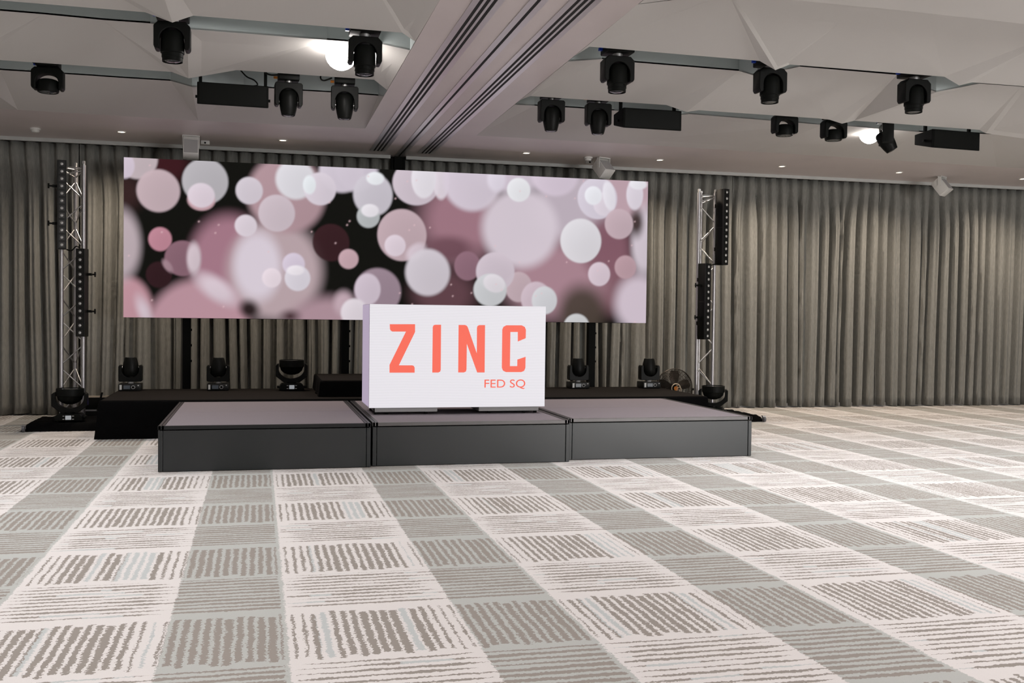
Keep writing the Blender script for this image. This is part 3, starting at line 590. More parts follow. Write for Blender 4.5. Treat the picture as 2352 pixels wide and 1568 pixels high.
def white_led():
    m = bpy.data.materials.new('white_led_face'); m.use_nodes = True; nt = m.node_tree; b = nt.nodes['Principled BSDF']
    b.inputs['Base Color'].default_value = (0.05, 0.05, 0.05, 1); b.inputs['Roughness'].default_value = 0.6
    tc = nt.nodes.new('ShaderNodeTexCoord'); sp = nt.nodes.new('ShaderNodeSeparateXYZ'); nt.links.new(tc.outputs['Object'], sp.inputs[0])
    wv = nt.nodes.new('ShaderNodeMath'); wv.operation = 'MULTIPLY'; wv.inputs[1].default_value = 2*PI/0.0155; nt.links.new(sp.outputs[2], wv.inputs[0])
    nz_ = nt.nodes.new('ShaderNodeTexNoise'); nz_.inputs['Scale'].default_value = 1.2; nt.links.new(tc.outputs['Object'], nz_.inputs['Vector'])
    ad = nt.nodes.new('ShaderNodeMath'); ad.operation = 'MULTIPLY_ADD'; ad.inputs[1].default_value = 9.0; nt.links.new(nz_.outputs['Fac'], ad.inputs[0]); nt.links.new(wv.outputs[0], ad.inputs[2])
    sn = nt.nodes.new('ShaderNodeMath'); sn.operation = 'SINE'; nt.links.new(ad.outputs[0], sn.inputs[0])
    mr = nt.nodes.new('ShaderNodeMapRange'); mr.inputs[1].default_value = -1; mr.inputs[2].default_value = 1; mr.inputs[3].default_value = 0.70; mr.inputs[4].default_value = 0.89
    nt.links.new(sn.outputs[0], mr.inputs[0])
    vm = nt.nodes.new('ShaderNodeVectorMath'); vm.operation = 'SCALE'; vm.inputs[0].default_value = (0.94, 0.91, 0.965); nt.links.new(mr.outputs[0], vm.inputs['Scale'])
    nt.links.new(vm.outputs[0], b.inputs['Emission Color']); b.inputs['Emission Strength'].default_value = 1.0
    return m
face = MB().box(((ZX0+ZX1)/2, 0.003, (ZZ0+ZZ1)/2), (ZX1-ZX0, 0.010, ZZ1-ZZ0)).build('screen_face', white_led(), z)
for ch, poly in LETTERS.items():
    tag(MB().prism(poly, -0.0035, -0.0015).build('letter', 'logo', face), 'coral red letter '+ch)
def text_part(txt, x0, x1, z0, z1):
    cu = bpy.data.curves.new('txt', 'FONT'); cu.body = txt; cu.size = 1; cu.resolution_u = 6; cu.offset = 0.002
    ob = bpy.data.objects.new('txt', cu); col.objects.link(ob)
    me = bpy.data.meshes.new_from_object(ob.evaluated_get(bpy.context.evaluated_depsgraph_get()))
    bpy.data.objects.remove(ob)
    co = np.array([v.co[:] for v in me.vertices]); mn, mx = co.min(0), co.max(0)
    capz = (z1-z0)/0.729
    for v in me.vertices:
        v.co = Vector((x0+(v.co.x-mn[0])/(mx[0]-mn[0])*(x1-x0), -0.003, z0+v.co.y*capz))
    bm = bmesh.new(); bm.from_mesh(me); left = set(bm.verts); isl = []
    while left:
        st_ = [left.pop()]; grp = list(st_)
        while st_:
            for e in st_.pop().link_edges:
                for q in e.verts:
                    if q in left: left.remove(q); st_.append(q); grp.append(q)
        isl.append(grp)
    isl.sort(key=lambda g_: min(q.co.x for q in g_))
    for g_, chn in zip(isl, txt.replace(' ', '')):
        ids = {q: k for k, q in enumerate(g_)}; n = len(g_); mb = MB()
        fcs = {f_ for q in g_ for f_ in q.link_faces}; edg = {e for q in g_ for e in q.link_edges if len(e.link_faces) == 1}
        mb.v = [tuple(q.co) for q in g_]+[(q.co.x, q.co.y+0.0015, q.co.z) for q in g_]
        mb.f = [tuple(ids[q] for q in f_.verts) for f_ in fcs]+[tuple(ids[q]+n for q in reversed(f_.verts)) for f_ in fcs]
        mb.f += [(ids[e.verts[0]], ids[e.verts[1]], ids[e.verts[1]]+n, ids[e.verts[0]]+n) for e in edg]
        tag(mb.build('letter', 'logo', face), 'small coral letter '+chn)
    bm.free(); bpy.data.meshes.remove(me)
text_part('FED SQ', 2.1926, 2.6138, 0.6625, 0.7475)
MB().box((1.42, 0.30, 0.446), (0.62, 0.5, 0.046)).build('dolly', 'grille', z, bevel=0.004)
MB().box((2.46, 0.30, 0.446), (0.62, 0.5, 0.046)).build('dolly', 'grille', z, bevel=0.004)
for x in (1.12, 1.23, 1.62, 2.26, 2.62, 2.74):
    for yy in (0.08, 0.5):
        MB().cyl((x-0.014, yy, 0.421), (x+0.014, yy, 0.421), 0.020, n=14).box((x, yy+0.01, 0.446), (0.034, 0.03, 0.02)).build('caster', 'black', z)

# ------------------------------------------------------------------ moving-head lights
def arc(cx, cz, r, a0, a1, n=12, rz=None):
    rz = rz or r
    return [(cx+r*math.cos(math.radians(a0+(a1-a0)*i/n)), cz+rz*math.sin(math.radians(a0+(a1-a0)*i/n))) for i in range(n+1)]
def u_yoke(w, z0, z1, iw, zb, cut, th, rb=None):
    """U outline: outer width w, z0 bottom, z1 arm tips, inner width iw with rounded bottom at zb, corner chamfer cut"""
    h = w/2; i = iw/2; rb = rb or i
    poly = [(-h, z1-0.02), (-h, z0+cut), (-h+cut, z0), (h-cut, z0), (h, z0+cut), (h, z1-0.02), (h-0.012, z1), (i+0.006, z1), (i, z1-0.012)]
    poly += arc(0, zb+rb, i, 0, -180, 14, rz=rb)
    poly += [(-i, z1-0.012), (-i-0.006, z1), (-h+0.012, z1)]
    return MB().prism(poly, -th/2, th/2)
def head_parts(t, prof, zp, lens_r, lens_z, tilt, material='black_satin', pins=None):
    hd = MB().lathe([(r, zz-zp) for r, zz in prof], 28).build('head', material, t, (0, 0, zp), (tilt, 0, 0), smooth=35)
    MB().lathe([(lens_r, lens_z-zp), (lens_r*0.9, lens_z-zp+0.008), (lens_r*0.5, lens_z-zp+0.014), (0, lens_z-zp+0.016)], 28).build('lens', 'lens', hd, smooth=60)
    if pins:
        for s in (-1, 1): MB().cyl((s*pins[0], 0, 0), (s*pins[1], 0, 0), 0.017, n=12).build('pivot', 'chrome', hd)
    return hd
def base_panel(t, b, w, y, z0, z1, style):
    zc = (z0+z1)/2; h = z1-z0
    if style == 'beam':
        MB().box((-w*0.40, y-0.002, zc), (w*0.10, 0.004, h*0.8)).build('label_sticker', 'sticker', b)
        MB().box((-w*0.12, y-0.002, zc), (w*0.30, 0.004, h*0.62)).build('display', 'display', b)
        MB().cyl((w*0.17, y, zc), (w*0.17, y-0.008, zc), h*0.2, n=16).build('knob', 'black', b)
        MB().cyl((w*0.17, y, zc), (w*0.17, y-0.003, zc), h*0.3, n=18).build('dial_ring', 'grille', b)
        MB().cyl((w*0.40, y, zc+h*0.3), (w*0.40, y-0.003, zc+h*0.3), h*0.1, n=10).build('badge', 'sticker', b)
    else:
        MB().box((0, y-0.002, zc), (w*0.22, 0.004, h*0.72)).build('display', 'display_lit', b)
        for s in (-1, 1):
            for q in (-1, 1): MB().box((s*w*0.18, y-0.002, zc+q*h*0.27), (w*0.07, 0.004, h*0.1)).build('button', 'sticker', b)

def make_beam_floor():
    t = thing('beam_moving_head', '', 'stage light')
    bs = MB().box((0, 0, 0.05), (0.255, 0.25, 0.088), bev=0.006).build('base', 'bar_face', t, smooth=40)
    for sx in (-1, 1):
        for sy in (-1, 1): MB().cyl((sx*0.1, sy*0.1, 0), (sx*0.1, sy*0.1, 0.008), 0.016, n=10).build('foot', 'black', t)
    base_panel(t, bs, 0.25, -0.125, 0.012, 0.09, 'beam')
    MB().cyl((0, 0, 0.09), (0, 0, 0.125), 0.035, n=20).build('pan_bearing', 'grille', t, smooth=40)
    u_yoke(0.272, 0.118, 0.335, 0.196, 0.172, 0.014, 0.12).build('yoke', 'black_satin', t, bevel=0.005, smooth=40)
    prof = [(0.0, 0.178), (0.05, 0.181), (0.075, 0.195), (0.088, 0.222), (0.094, 0.262), (0.093, 0.31), (0.086, 0.36), (0.074, 0.41), (0.068, 0.432), (0.062, 0.432), (0.060, 0.422)]
    head_parts(t, prof, 0.30, 0.060, 0.420, 0, pins=(0.088, 0.104))
    return t
def make_wash_floor(lit):
    t = thing('wash_moving_head', '', 'stage light')
    bs = MB().prism([(-0.16, 0.012), (0.16, 0.012), (0.15, 0.075), (0.125, 0.10), (-0.125, 0.10), (-0.15, 0.075)], -0.12, 0.12).build('base', 'black', t, bevel=0.006)
    for s in (-1, 1):
        MB().box((s*0.172, 0, 0.05), (0.03, 0.12, 0.028), bev=0.005).build('handle', 'black', t, smooth=40)
        for sy in (-1, 1): MB().cyl((s*0.11, sy*0.09, 0), (s*0.11, sy*0.09, 0.014), 0.016, n=10).build('foot', 'black', t)
    base_panel(t, bs, 0.30, -0.12, 0.018, 0.092, 'wash')
    MB().cyl((0, 0, 0.10), (0, 0, 0.125), 0.06, n=20).build('pan_bearing', 'black', t)
    h = 0.205; i = 0.165
    poly = [(-h+0.03, 0.375), (-h, 0.35), (-h, 0.20), (-h+0.03, 0.175), (-0.10, 0.112), (0.10, 0.112), (h-0.03, 0.175), (h, 0.20), (h, 0.35), (h-0.03, 0.375), (i, 0.375), (i, 0.30)]
    poly += arc(0, 0.30, i, -8, -172, 16, rz=0.135)+[(-i, 0.30), (-i, 0.375)]
    MB().prism(poly, -0.055, 0.055).build('yoke', 'black_satin', t, bevel=0.008, smooth=40)
    prof = [(0, 0.215), (0.05, 0.22), (0.10, 0.242), (0.138, 0.28), (0.148, 0.32), (0.152, 0.325), (0.160, 0.33), (0.160, 0.420), (0.152, 0.424), (0.150, 0.412)]
    head_parts(t, prof, 0.33, 0.149, 0.405, 0, material='black')
    return t
def make_profile_ceiling():
    t = thing('profile_moving_head', '', 'stage light')
    bs = MB().box((0, 0, 0.06), (0.24, 0.2, 0.11), bev=0.008).build('base', 'black', t, smooth=40)
    MB().box((-0.135, -0.05, 0.07), (0.03, 0.03, 0.025)).build('power_connector', 'blue', bs)
    MB().cyl((0, 0, -0.16), (0, 0, 0.01), 0.02, n=10).box((0, 0, -0.15), (0.06, 0.06, 0.05)).build('clamp', 'black', t)
    MB().cyl((0, 0, 0.115), (0, 0, 0.15), 0.045, n=20).build('pan_bearing', 'chrome', t, smooth=40)
    u_yoke(0.268, 0.142, 0.352, 0.182, 0.19, 0.035, 0.13).build('yoke', 'black_satin', t, bevel=0.006, smooth=40)
    prof = [(0.0, 0.198), (0.045, 0.200), (0.072, 0.212), (0.083, 0.235), (0.088, 0.30), (0.088, 0.372), (0.080, 0.376), (0.080, 0.405), (0.076, 0.408), (0.076, 0.437), (0.070, 0.437), (0.068, 0.425)]
    head_parts(t, prof, 0.30, 0.068, 0.424, 0, material='black')
    return t
def make_beam_ceiling():
    t = thing('beam_moving_head', '', 'stage light')
    bs = MB().box((0, 0, 0.052), (0.195, 0.19, 0.10), bev=0.006).build('base', 'black', t, smooth=40)
    MB().box((0.0, -0.097, 0.088), (0.11, 0.004, 0.018)).build('blue_label', 'blue_label', bs)
    MB().box((0.0, -0.097, 0.045), (0.15, 0.003, 0.05)).build('vent_plate', 'bar_face', bs)
    MB().cyl((-0.10, -0.06, 0.06), (-0.135, -0.06, 0.06), 0.013, n=10).build('power_connector', 'orange', bs)
    MB().cyl((0, 0, -0.16), (0, 0, 0.01), 0.02, n=10).box((0, 0, -0.15), (0.06, 0.06, 0.05)).build('clamp', 'black', t)
    MB().cyl((0, 0, 0.10), (0, 0, 0.135), 0.035, n=20).build('pan_bearing', 'chrome', t, smooth=40)
    u_yoke(0.262, 0.122, 0.345, 0.18, 0.178, 0.014, 0.12).build('yoke', 'black_satin', t, bevel=0.006, smooth=40)
    prof = [(0.0, 0.186), (0.045, 0.188), (0.070, 0.199), (0.083, 0.222), (0.087, 0.265), (0.086, 0.32), (0.077, 0.375), (0.064, 0.428), (0.058, 0.432), (0.056, 0.424)]
    head_parts(t, prof, 0.30, 0.055, 0.422, 0, pins=(0.083, 0.098))
    return t
def make_wash_ceiling():
    t = thing('compact_wash_head', '', 'stage light')
    bs = MB().box((0, 0, 0.05), (0.20, 0.18, 0.09), bev=0.012).build('base', 'black', t, smooth=40)
    MB().box((-0.115, -0.05, 0.06), (0.035, 0.03, 0.024)).build('power_connector', 'blue', bs)
    MB().cyl((0, 0, -0.16), (0, 0, 0.01), 0.02, n=10).box((0, 0, -0.15), (0.06, 0.06, 0.05)).build('clamp', 'black', t)
    MB().cyl((0, 0, 0.09), (0, 0, 0.115), 0.05, n=20).build('pan_bearing', 'black', t)
    u_yoke(0.272, 0.105, 0.302, 0.188, 0.158, 0.03, 0.12, rb=0.075).build('yoke', 'black', t, bevel=0.008, smooth=40)
    prof = [(0.0, 0.205), (0.06, 0.207), (0.082, 0.215), (0.092, 0.235), (0.095, 0.30), (0.090, 0.322), (0.082, 0.326), (0.080, 0.318)]
    head_parts(t, prof, 0.27, 0.080, 0.316, 0, material='black')
    return t

# floor lights
RZ = 0.416
pb = make_beam_floor()
for i, (x, y, lb) in enumerate([(-1.50, 13.18, 'black beam moving head at the left end of the draped riser'),
        (-0.475, 13.15, 'black beam moving head second from the left on the draped riser'),
        (4.19, 13.16, 'black beam moving head on the riser just right of the logo screen'),
        (5.21, 13.16, 'black beam moving head at the right end of the riser beside the fan')]):
    tag(place(pb, i == 0, (x, y, RZ), (0, 0, 0.0), lb), group='beam lights on the riser').scale = (1, 1, 0.93)
pw = make_wash_floor(True)
for i, (x, y, zz, a, lb) in enumerate([(0.41, 13.05, RZ, 0.0, 'black round wash light on the riser beside the small draped block'),
        (-2.12, 12.78, 0.093, 0.0, 'black round wash light at the foot of the left truss tower'),
        (5.965, 12.72, 0.093, -0.5, 'black round wash light at the foot of the right truss tower')]):
    tag(place(pw, i == 0, (x, y, zz), (0, 0, a), lb), group='round wash lights').scale = (0.95, 0.95, 0.9)

# ceiling lights
PIPE_Z = 3.90
pp = make_profile_ceiling()
for i, (x, lb) in enumerate([(-0.650, 'black profile moving head hanging below a ceiling fold, upper left'),
        (0.815, 'black profile moving head hanging in front of the glowing left globe lamp'),
        (2.955, 'black profile moving head hanging just right of the ceiling beam'),
        (4.385, 'black profile moving head hanging at the ceiling fold right of centre'),
        (5.84, 'rightmost black profile moving head hanging from the near right slot')]):
    o = place(pp, i == 0, (x, 8.3, 3.73), (PI, 0, 0), lb); o['group'] = 'profile lights hanging from the ceiling'
pc_ = make_beam_ceiling()
for i, (x, zz, rt, lb) in enumerate([(0.270, 3.712, 0.06, 'black bullet-shaped beam light hanging right of the left ceiling speaker'),
        (0.806, 3.712, -0.05, 'black bullet-shaped beam light hanging nearest the left side of the beam'),
        (2.905, 3.712, 0.03, 'black bullet-shaped beam light hanging nearest the right side of the beam'),
        (3.410, 3.708, -0.03, 'black bullet-shaped beam light hanging beside the middle ceiling speaker')]):
    o = place(pc_, i == 0, (x, 10.15, zz), (PI, 0, rt), lb); o['group'] = 'beam lights hanging from the ceiling'
o = copy_tree(pc_); o.location = (6.80, 10.15, 3.69); o.rotation_euler = (PI, 0, 1.15)
tag(o, 'black beam light tilted sideways in front of the glowing right globe lamp', 'stage light', 'beam lights hanging from the ceiling')
for ch in o.children:
    if ch.name.startswith('head'): ch.rotation_euler = (-0.55, 0, 0)
pr = make_wash_ceiling()
for i, (x, zz, rt, lb) in enumerate([(-1.875, 3.69, 0.0, 'black compact wash light hanging at the far left of the ceiling'),
        (5.545, 3.70, 0.0, 'black compact wash light hanging in the right ceiling, left one of two'),
        (6.142, 3.68, 0.0, 'black compact wash light hanging in the right ceiling next to the globe')]):
    o = place(pr, i == 0, (x, 10.15, zz), (PI, 0, rt), lb); o['group'] = 'compact wash lights hanging from the ceiling'
for y, x0, x1, lb in ((8.3, -5.9, 0.98, 'near left'), (10.15, -5.9, 1.0, 'far left'), (8.3, 2.75, 16.2, 'near right'), (10.15, 2.75, 16.2, 'far right')):
    tag(MB().cyl((x0, y, PIPE_Z), (x1, y, PIPE_Z), 0.024, n=12).build('lighting_pipe', 'black_matt', smooth=40),
        'black lighting pipe up inside the %s ceiling slot' % lb, 'pipe', 'pipes in the ceiling slots')
# cables that droop at the ceiling fixtures
def cable(pts, r, label, mt='black'):
    P_ = [Vector(p) for p in pts]; out = []
    for i in range(len(P_)-1):
        p0 = P_[max(i-1, 0)]; p1 = P_[i]; p2 = P_[i+1]; p3 = P_[min(i+2, len(P_)-1)]
        for k in range(8):
            t = k/8; out.append(0.5*((2*p1)+(p2-p0)*t+(2*p0-5*p1+4*p2-p3)*t*t+(3*p1-p0-3*p2+p3)*t**3))
    out.append(P_[-1])
    return tag(MB().tube(out, r, 6).build('cable', mt, smooth=60), label, 'cable')
cable([(0.60, 10.1, 3.72), (0.57, 10.1, 3.66), (0.60, 10.1, 3.63), (0.68, 10.1, 3.66)], 0.008, 'black cable looped beside the beam light nearest the beam')
cable([(0.02, 10.12, 3.72), (0.05, 10.1, 3.67), (0.10, 10.1, 3.65), (0.165, 10.1, 3.655)], 0.008, 'black cable running to the beam light right of the left speaker')
cable([(-2.02, 10.1, 3.72), (-2.02, 10.1, 3.66), (-1.99, 10.1, 3.62), (-1.95, 10.1, 3.63)], 0.008, 'black cable drooping at the far left compact wash light')
cable([(-0.18, 10.2, 3.70), (-0.12, 10.2, 3.64), (-0.05, 10.15, 3.60), (-0.02, 10.15, 3.555), (-0.10, 10.15, 3.54)], 0.007, 'thin black cable dropping to the left ceiling speaker')

# hanging black loudspeakers
def make_speaker():
    t = thing('ceiling_loudspeaker', '', 'speaker')
    MB().prism([(-0.15, 0.105), (-0.15, -0.105), (0.15, -0.03), (0.15, 0.085)], -0.325, 0.325, 'yz').build('cabinet', 'black_matt', t, bevel=0.008)
    MB().box((0, -0.152, 0), (0.61, 0.006, 0.185)).build('grille', 'black', t)
    for s in (-1, 1):
        MB().box((s*0.30, 0.0, 0.245), (0.03, 0.03, 0.33)).build('hanger', 'black_matt', t)
        MB().cyl((s*0.325, -0.02, -0.01), (s*0.345, -0.02, -0.01), 0.014, n=10).build('bolt', 'black', t)
    return t
ps = make_speaker()
for i, (x, zz, rz, lb) in enumerate([(-0.245, 3.428, 0.02, 'black wedge loudspeaker hanging from the left ceiling slot'),
        (3.975, 3.445, 0.0, 'black wedge loudspeaker hanging from the right ceiling slot nearest the beam'),
        (7.62, 3.425, 0.06, 'black wedge loudspeaker hanging at the far right of the ceiling')]):
    o = place(ps, i == 0, (x, 10.2, zz), (0, 0, rz), lb); o['group'] = 'black loudspeakers hanging from the ceiling'

# globe lamps: the two in view and unseen fill ones added behind the camera
def globe(x, y, zz, label, r=0.128, n=32, k_=12):
    t = thing('globe_lamp', label, 'lamp', (x, y, zz), (0, 0, 0), 'globe lamps in the ceiling')
    MB().lathe([(r*math.sin(PI*k/k_), -r*math.cos(PI*k/k_)) for k in range(k_+1)], n).build('globe', 'globe', t, smooth=80)
    MB().cyl((0, 0, r-0.01), (0, 0, r+0.04), 0.045, n=16).build('fitting', 'white_plastic', t)
    return t
globe(0.683, 9.02, 3.622, 'glowing white globe lamp in the left ceiling, behind a profile light', 0.134)
globe(7.17, 11.04, 3.641, 'glowing white globe lamp in the right ceiling, beside the tilted beam light', 0.123)
for x, y in ((0.5, 2.5), (5.5, 2.5), (10.0, 2.5), (0.5, -2.0), (5.5, -2.0), (10.0, -2.0), (5.5, -6.0)):
    hg = globe(x, y, 2.95, 'glowing white globe pendant in the hall behind the camera', 0.2, 14, 7)
    MB().cyl((0, 0, 0.2), (0, 0, 0.65), 0.012, n=8).build('stem', 'white_plastic', hg)
    hg.children[0].data.materials[0] = M['hall_globe']

# recessed downlights along the curtains
def downlight(x, label):
    t = thing('downlight', label, 'lamp', (x, 13.52, ZC), (0, 0, 0), 'recessed downlights along the curtain')
    MB().ring((0, 0, -0.003), 0.050, 0.008, 'z', 28, 8).build('trim_ring', 'white_plastic', t, smooth=60)
    MB().cyl((0, 0, -0.004), (0, 0, 0.0), 0.043, n=24).build('bulb', 'bulb', t)
    l = bpy.data.lights.new('downlight_beam', 'SPOT'); l.energy = DOWN_W; l.color = (1.0, 0.84, 0.68); l.spot_size = math.radians(146); l.spot_blend = 1.0; l.shadow_soft_size = 0.04
    o = bpy.data.objects.new('downlight_beam', l); col.objects.link(o); o.parent = t; o.location = (0, 0, -0.03)
    return t
for x, lb in ((-1.656, 'warm recessed downlight left of the left white ceiling speaker'), (0.295, 'warm recessed downlight between the left white speaker and the beam'),
              (3.526, 'warm recessed downlight just right of the beam vents'), (5.465, 'warm recessed downlight right of the middle white ceiling speaker'),
              (7.356, 'warm recessed downlight above the curtain right of the right truss'), (9.287, 'warm recessed downlight left of the rightmost white ceiling speaker'),
              (11.46, 'warm recessed downlight at the right edge of the ceiling')):
    downlight(x, lb)

# unseen downlights added in the slots and hall ceiling to brighten the floor
def fill_can_light(x, y, zz, label, group):
    t = thing('can_downlight', label, 'lamp', (x, y, zz), (0, 0, 0), group)
    MB().lathe([(0.058, 0.0), (0.062, 0.004), (0.062, 0.12), (0.05, 0.125), (0, 0.125)], 28).build('housing', 'black_matt', t, smooth=40)
    MB().cyl((0, 0, -0.004), (0, 0, -0.001), 0.05, n=20).build('bulb', 'bulb', t)
    l = bpy.data.lights.new('can_beam', 'SPOT'); l.energy = SLOT_W; l.color = (1.0, 0.965, 0.95); l.spot_size = math.radians(124); l.spot_blend = 1.0; l.shadow_soft_size = 0.05
    o = bpy.data.objects.new('can_beam', l); col.objects.link(o); o.parent = t; o.location = (0, 0, -0.03)
for y, xs in ((6.4, (-4.2, -2.0, 0.2, 3.6, 5.6, 7.6, 10.0, 12.5)), (8.3, (-4.2, -1.45, 3.65, 5.15, 7.3, 9.6, 12.3)), (10.15, (-4.2, -1.1, 4.75, 8.6, 10.6, 13.0))):
    for x in xs: fill_can_light(x, y, 3.715, 'small black downlight up inside a ceiling slot', 'downlights inside the ceiling slots')
for y in (3.8, 1.6, -1.0, -4.5):
    for x in (-4.0, -1.0, 3.9, 6.9, 10.5): fill_can_light(x, y, 3.598, 'small black downlight in the hall ceiling above the camera', 'downlights in the hall ceiling')

# white box speakers on the ceiling, smoke detectors, sensors
def white_speaker(x, y, ang, tilt, label):
    t = thing('white_ceiling_speaker', label, 'speaker', (x, y, ZC), (0, 0, ang), 'white box speakers on the ceiling')
    bd = MB().box((0, 0, 0), (0.19, 0.17, 0.24), bev=0.006).build('cabinet', 'white_plastic', t, (0, 0, -0.155), (tilt, 0, 0), smooth=40)
    MB().box((0, -0.087, -0.02), (0.165, 0.006, 0.18)).build('grille', 'grille', bd)
    for s in (-1, 1):
        MB().box((s*0.101, 0, -0.075), (0.008, 0.05, 0.15)).build('bracket_arm', 'white_plastic', t)
    MB().box((0, 0, -0.005), (0.21, 0.06, 0.01)).build('bracket_plate', 'white_plastic', t)
    return t
white_speaker(-0.835, 13.56, 0.05, -0.35, 'white box speaker on the ceiling above the left of the large screen')
white_speaker(4.66, 13.6, 0.42, -0.75, 'white box speaker on the ceiling above the right end of the large screen')
white_speaker(10.18, 13.72, 0.55, -0.65, 'white box speaker on the ceiling above the curtain at the far right')
def detector(x, y, label):
    t = thing('smoke_detector', label, 'smoke detector', (x, y, ZC), (PI, 0, 0), 'smoke detectors')
    MB().lathe([(0.062, 0), (0.062, 0.018), (0.056, 0.022)], 28).build('base', 'white_plastic', t, smooth=40)
    MB().lathe([(0.046, 0.022), (0.048, 0.036), (0.040, 0.048), (0.02, 0.052), (0, 0.052)], 28).build('sensor_cap', 'white_plastic', t, smooth=40)
detector(-2.66, 13.62, 'round white smoke detector on the ceiling at the far left')
detector(4.44, 13.62, 'round white smoke detector beside the middle white ceiling speaker')
for x, lb in ((-0.68, 'small white sensor box beside the left white ceiling speaker'), (4.55, 'small white sensor box behind the middle white ceiling speaker')):
    t = thing('sensor_box', lb, 'sensor', (x, 13.9, ZC))
    MB().box((0, 0, -0.025), (0.11, 0.05, 0.05), bev=0.006).build('housing', 'white_plastic', t, smooth=40)
    MB().cyl((0, -0.025, -0.03), (0, -0.03, -0.03), 0.012, n=12).build('sensor_eye', 'black', t)

# ------------------------------------------------------------------ truss towers
def make_truss():
    t = thing('truss_tower', '', 'truss')
    H = 3.03; a = 0.1225; r = 0.025
    ch = [(-a, 0), (a, 0), (0, 0.205)]
    for x, y in ch:
        c = MB().cyl((x, y, 0.0), (x, y, H), r, n=18).build('chord', 'alu', t, smooth=40)
        MB().cyl((x, y, H-0.004), (x, y, H+0.05), 0.018, n=14).box((x, y, H+0.03), (0.022, 0.05, 0.028)).build('coupler', 'chrome', c)
    hp = 0.283
    for k, (p, q) in enumerate(((0, 1), (1, 2), (2, 0))):
        zz = 0.07; s = k % 2; 
        while zz < H-0.1:
            z1 = min(zz+hp-0.045, H-0.06)
            A_, B2 = (ch[p], ch[q]) if s % 2 == 0 else (ch[q], ch[p])
            MB().cyl((*A_, zz), (*B2, z1), 0.008, n=8, caps=False).build('brace', 'chrome', t, smooth=60)
            zz = z1+0.045; s += 1
        for z2 in (0.035, H-0.035): MB().cyl((*ch[p], z2), (*ch[q], z2), 0.008, n=8, caps=False).build('cross_bar', 'chrome', t, smooth=60)
    return t
TZ = 0.092
tr = make_truss()
tag(place(tr, True, (-2.165, 13.2, TZ), (0, 0, 0), 'silver triangular truss tower left of the large screen'), group='truss towers')
tag(place(tr, False, (6.05, 13.2, TZ), (0, 0, 0.0), 'silver triangular truss tower right of the large screen'), group='truss towers')

def make_bar():
    t = thing('led_bar_light', '', 'stage light')
    L_ = 1.045
    MB().box((0, 0.015, 0), (0.100, 0.13, L_), bev=0.006).build('housing', 'black_satin', t, smooth=40)
    MB().box((0, -0.055, 0), (0.100, 0.03, L_-0.004)).box((0.047, 0.0, 0), (0.008, 0.10, L_)).build('front_frame', 'bar_face', t, bevel=0.002)
    cell = None
    for k in range(12):
        z_ = -L_/2+0.048+k*(L_-0.096)/11
        if cell is None:
            cell = MB().box((0, 0, 0), (0.060, 0.006, 0.058)).build('lens_cell', 'cell', t, (0, -0.071, z_))
            MB().lathe([(0.018, 0), (0.015, 0.006), (0.009, 0.010), (0, 0.011)], 12).build('lens', 'led', cell, (0, -0.003, 0), (PI/2, 0, 0), smooth=70)
        else:
            c = copy_tree(cell, t); c.location = (0, -0.071, z_)
    for z_ in (-0.22, 0.22):
        MB().cyl((0.05, 0.03, z_), (0.15, 0.03, z_), 0.010, n=10).cyl((0.14, 0.03, z_-0.03), (0.14, 0.03, z_+0.03), 0.010, n=8).box((0.075, 0.03, z_), (0.05, 0.04, 0.03)).build('clamp_handle', 'black', t)
    for z_ in (-0.3, 0.3): MB().box((0, 0.10, z_), (0.05, 0.06, 0.05)).build('rear_bracket', 'black_matt', t)
    MB().box((0, 0.0, -0.005), (0.101, 0.132, 0.008)).build('joint_line', 'slot_black', t)
    return t
lb_ = make_bar()
for i, (x, y, zz, a, mir, lb) in enumerate([(-2.263, 13.06, 2.625, 0.20, True, 'black LED bar light high on the left truss tower'),
        (-2.035, 13.06, 1.592, -0.17, False, 'black LED bar light lower on the left truss tower'),
        (6.215, 13.05, 2.640, 0.36, False, 'black LED bar light high on the right truss tower'),
        (5.965, 13.05, 1.612, 0.33, True, 'black LED bar light lower on the right truss tower')]):
    o = place(lb_, i == 0, (x, y, zz), (0, 0, a), lb)
    for c in o.children:
        if c.name.startswith('clamp_handle'): c.rotation_euler = (0, 0, 0); c.location = (0, 0, 0); c.scale = (1, 1, 1); o['group'] = 'LED bar lights on the truss towers'
    for c in o.children:
        if c.name.startswith('clamp_handle') and mir: c.rotation_euler = (0, 0, PI); c.location = (0, 0.06, 0)
        if c.name.startswith('clamp_handle') and i == 2: c.scale = (0.6, 1, 1)
cable([(-2.21, 13.08, 2.10), (-2.15, 13.05, 2.09), (-2.10, 13.05, 2.14), (-2.06, 13.05, 2.12), (-2.04, 13.05, 2.09)], 0.008, 'black cable linking the two LED bars on the left truss')
cable([(6.16, 13.08, 2.13), (6.08, 13.05, 2.12), (6.02, 13.05, 2.10), (5.97, 13.06, 2.10)], 0.008, 'black cable linking the two LED bars on the right truss')

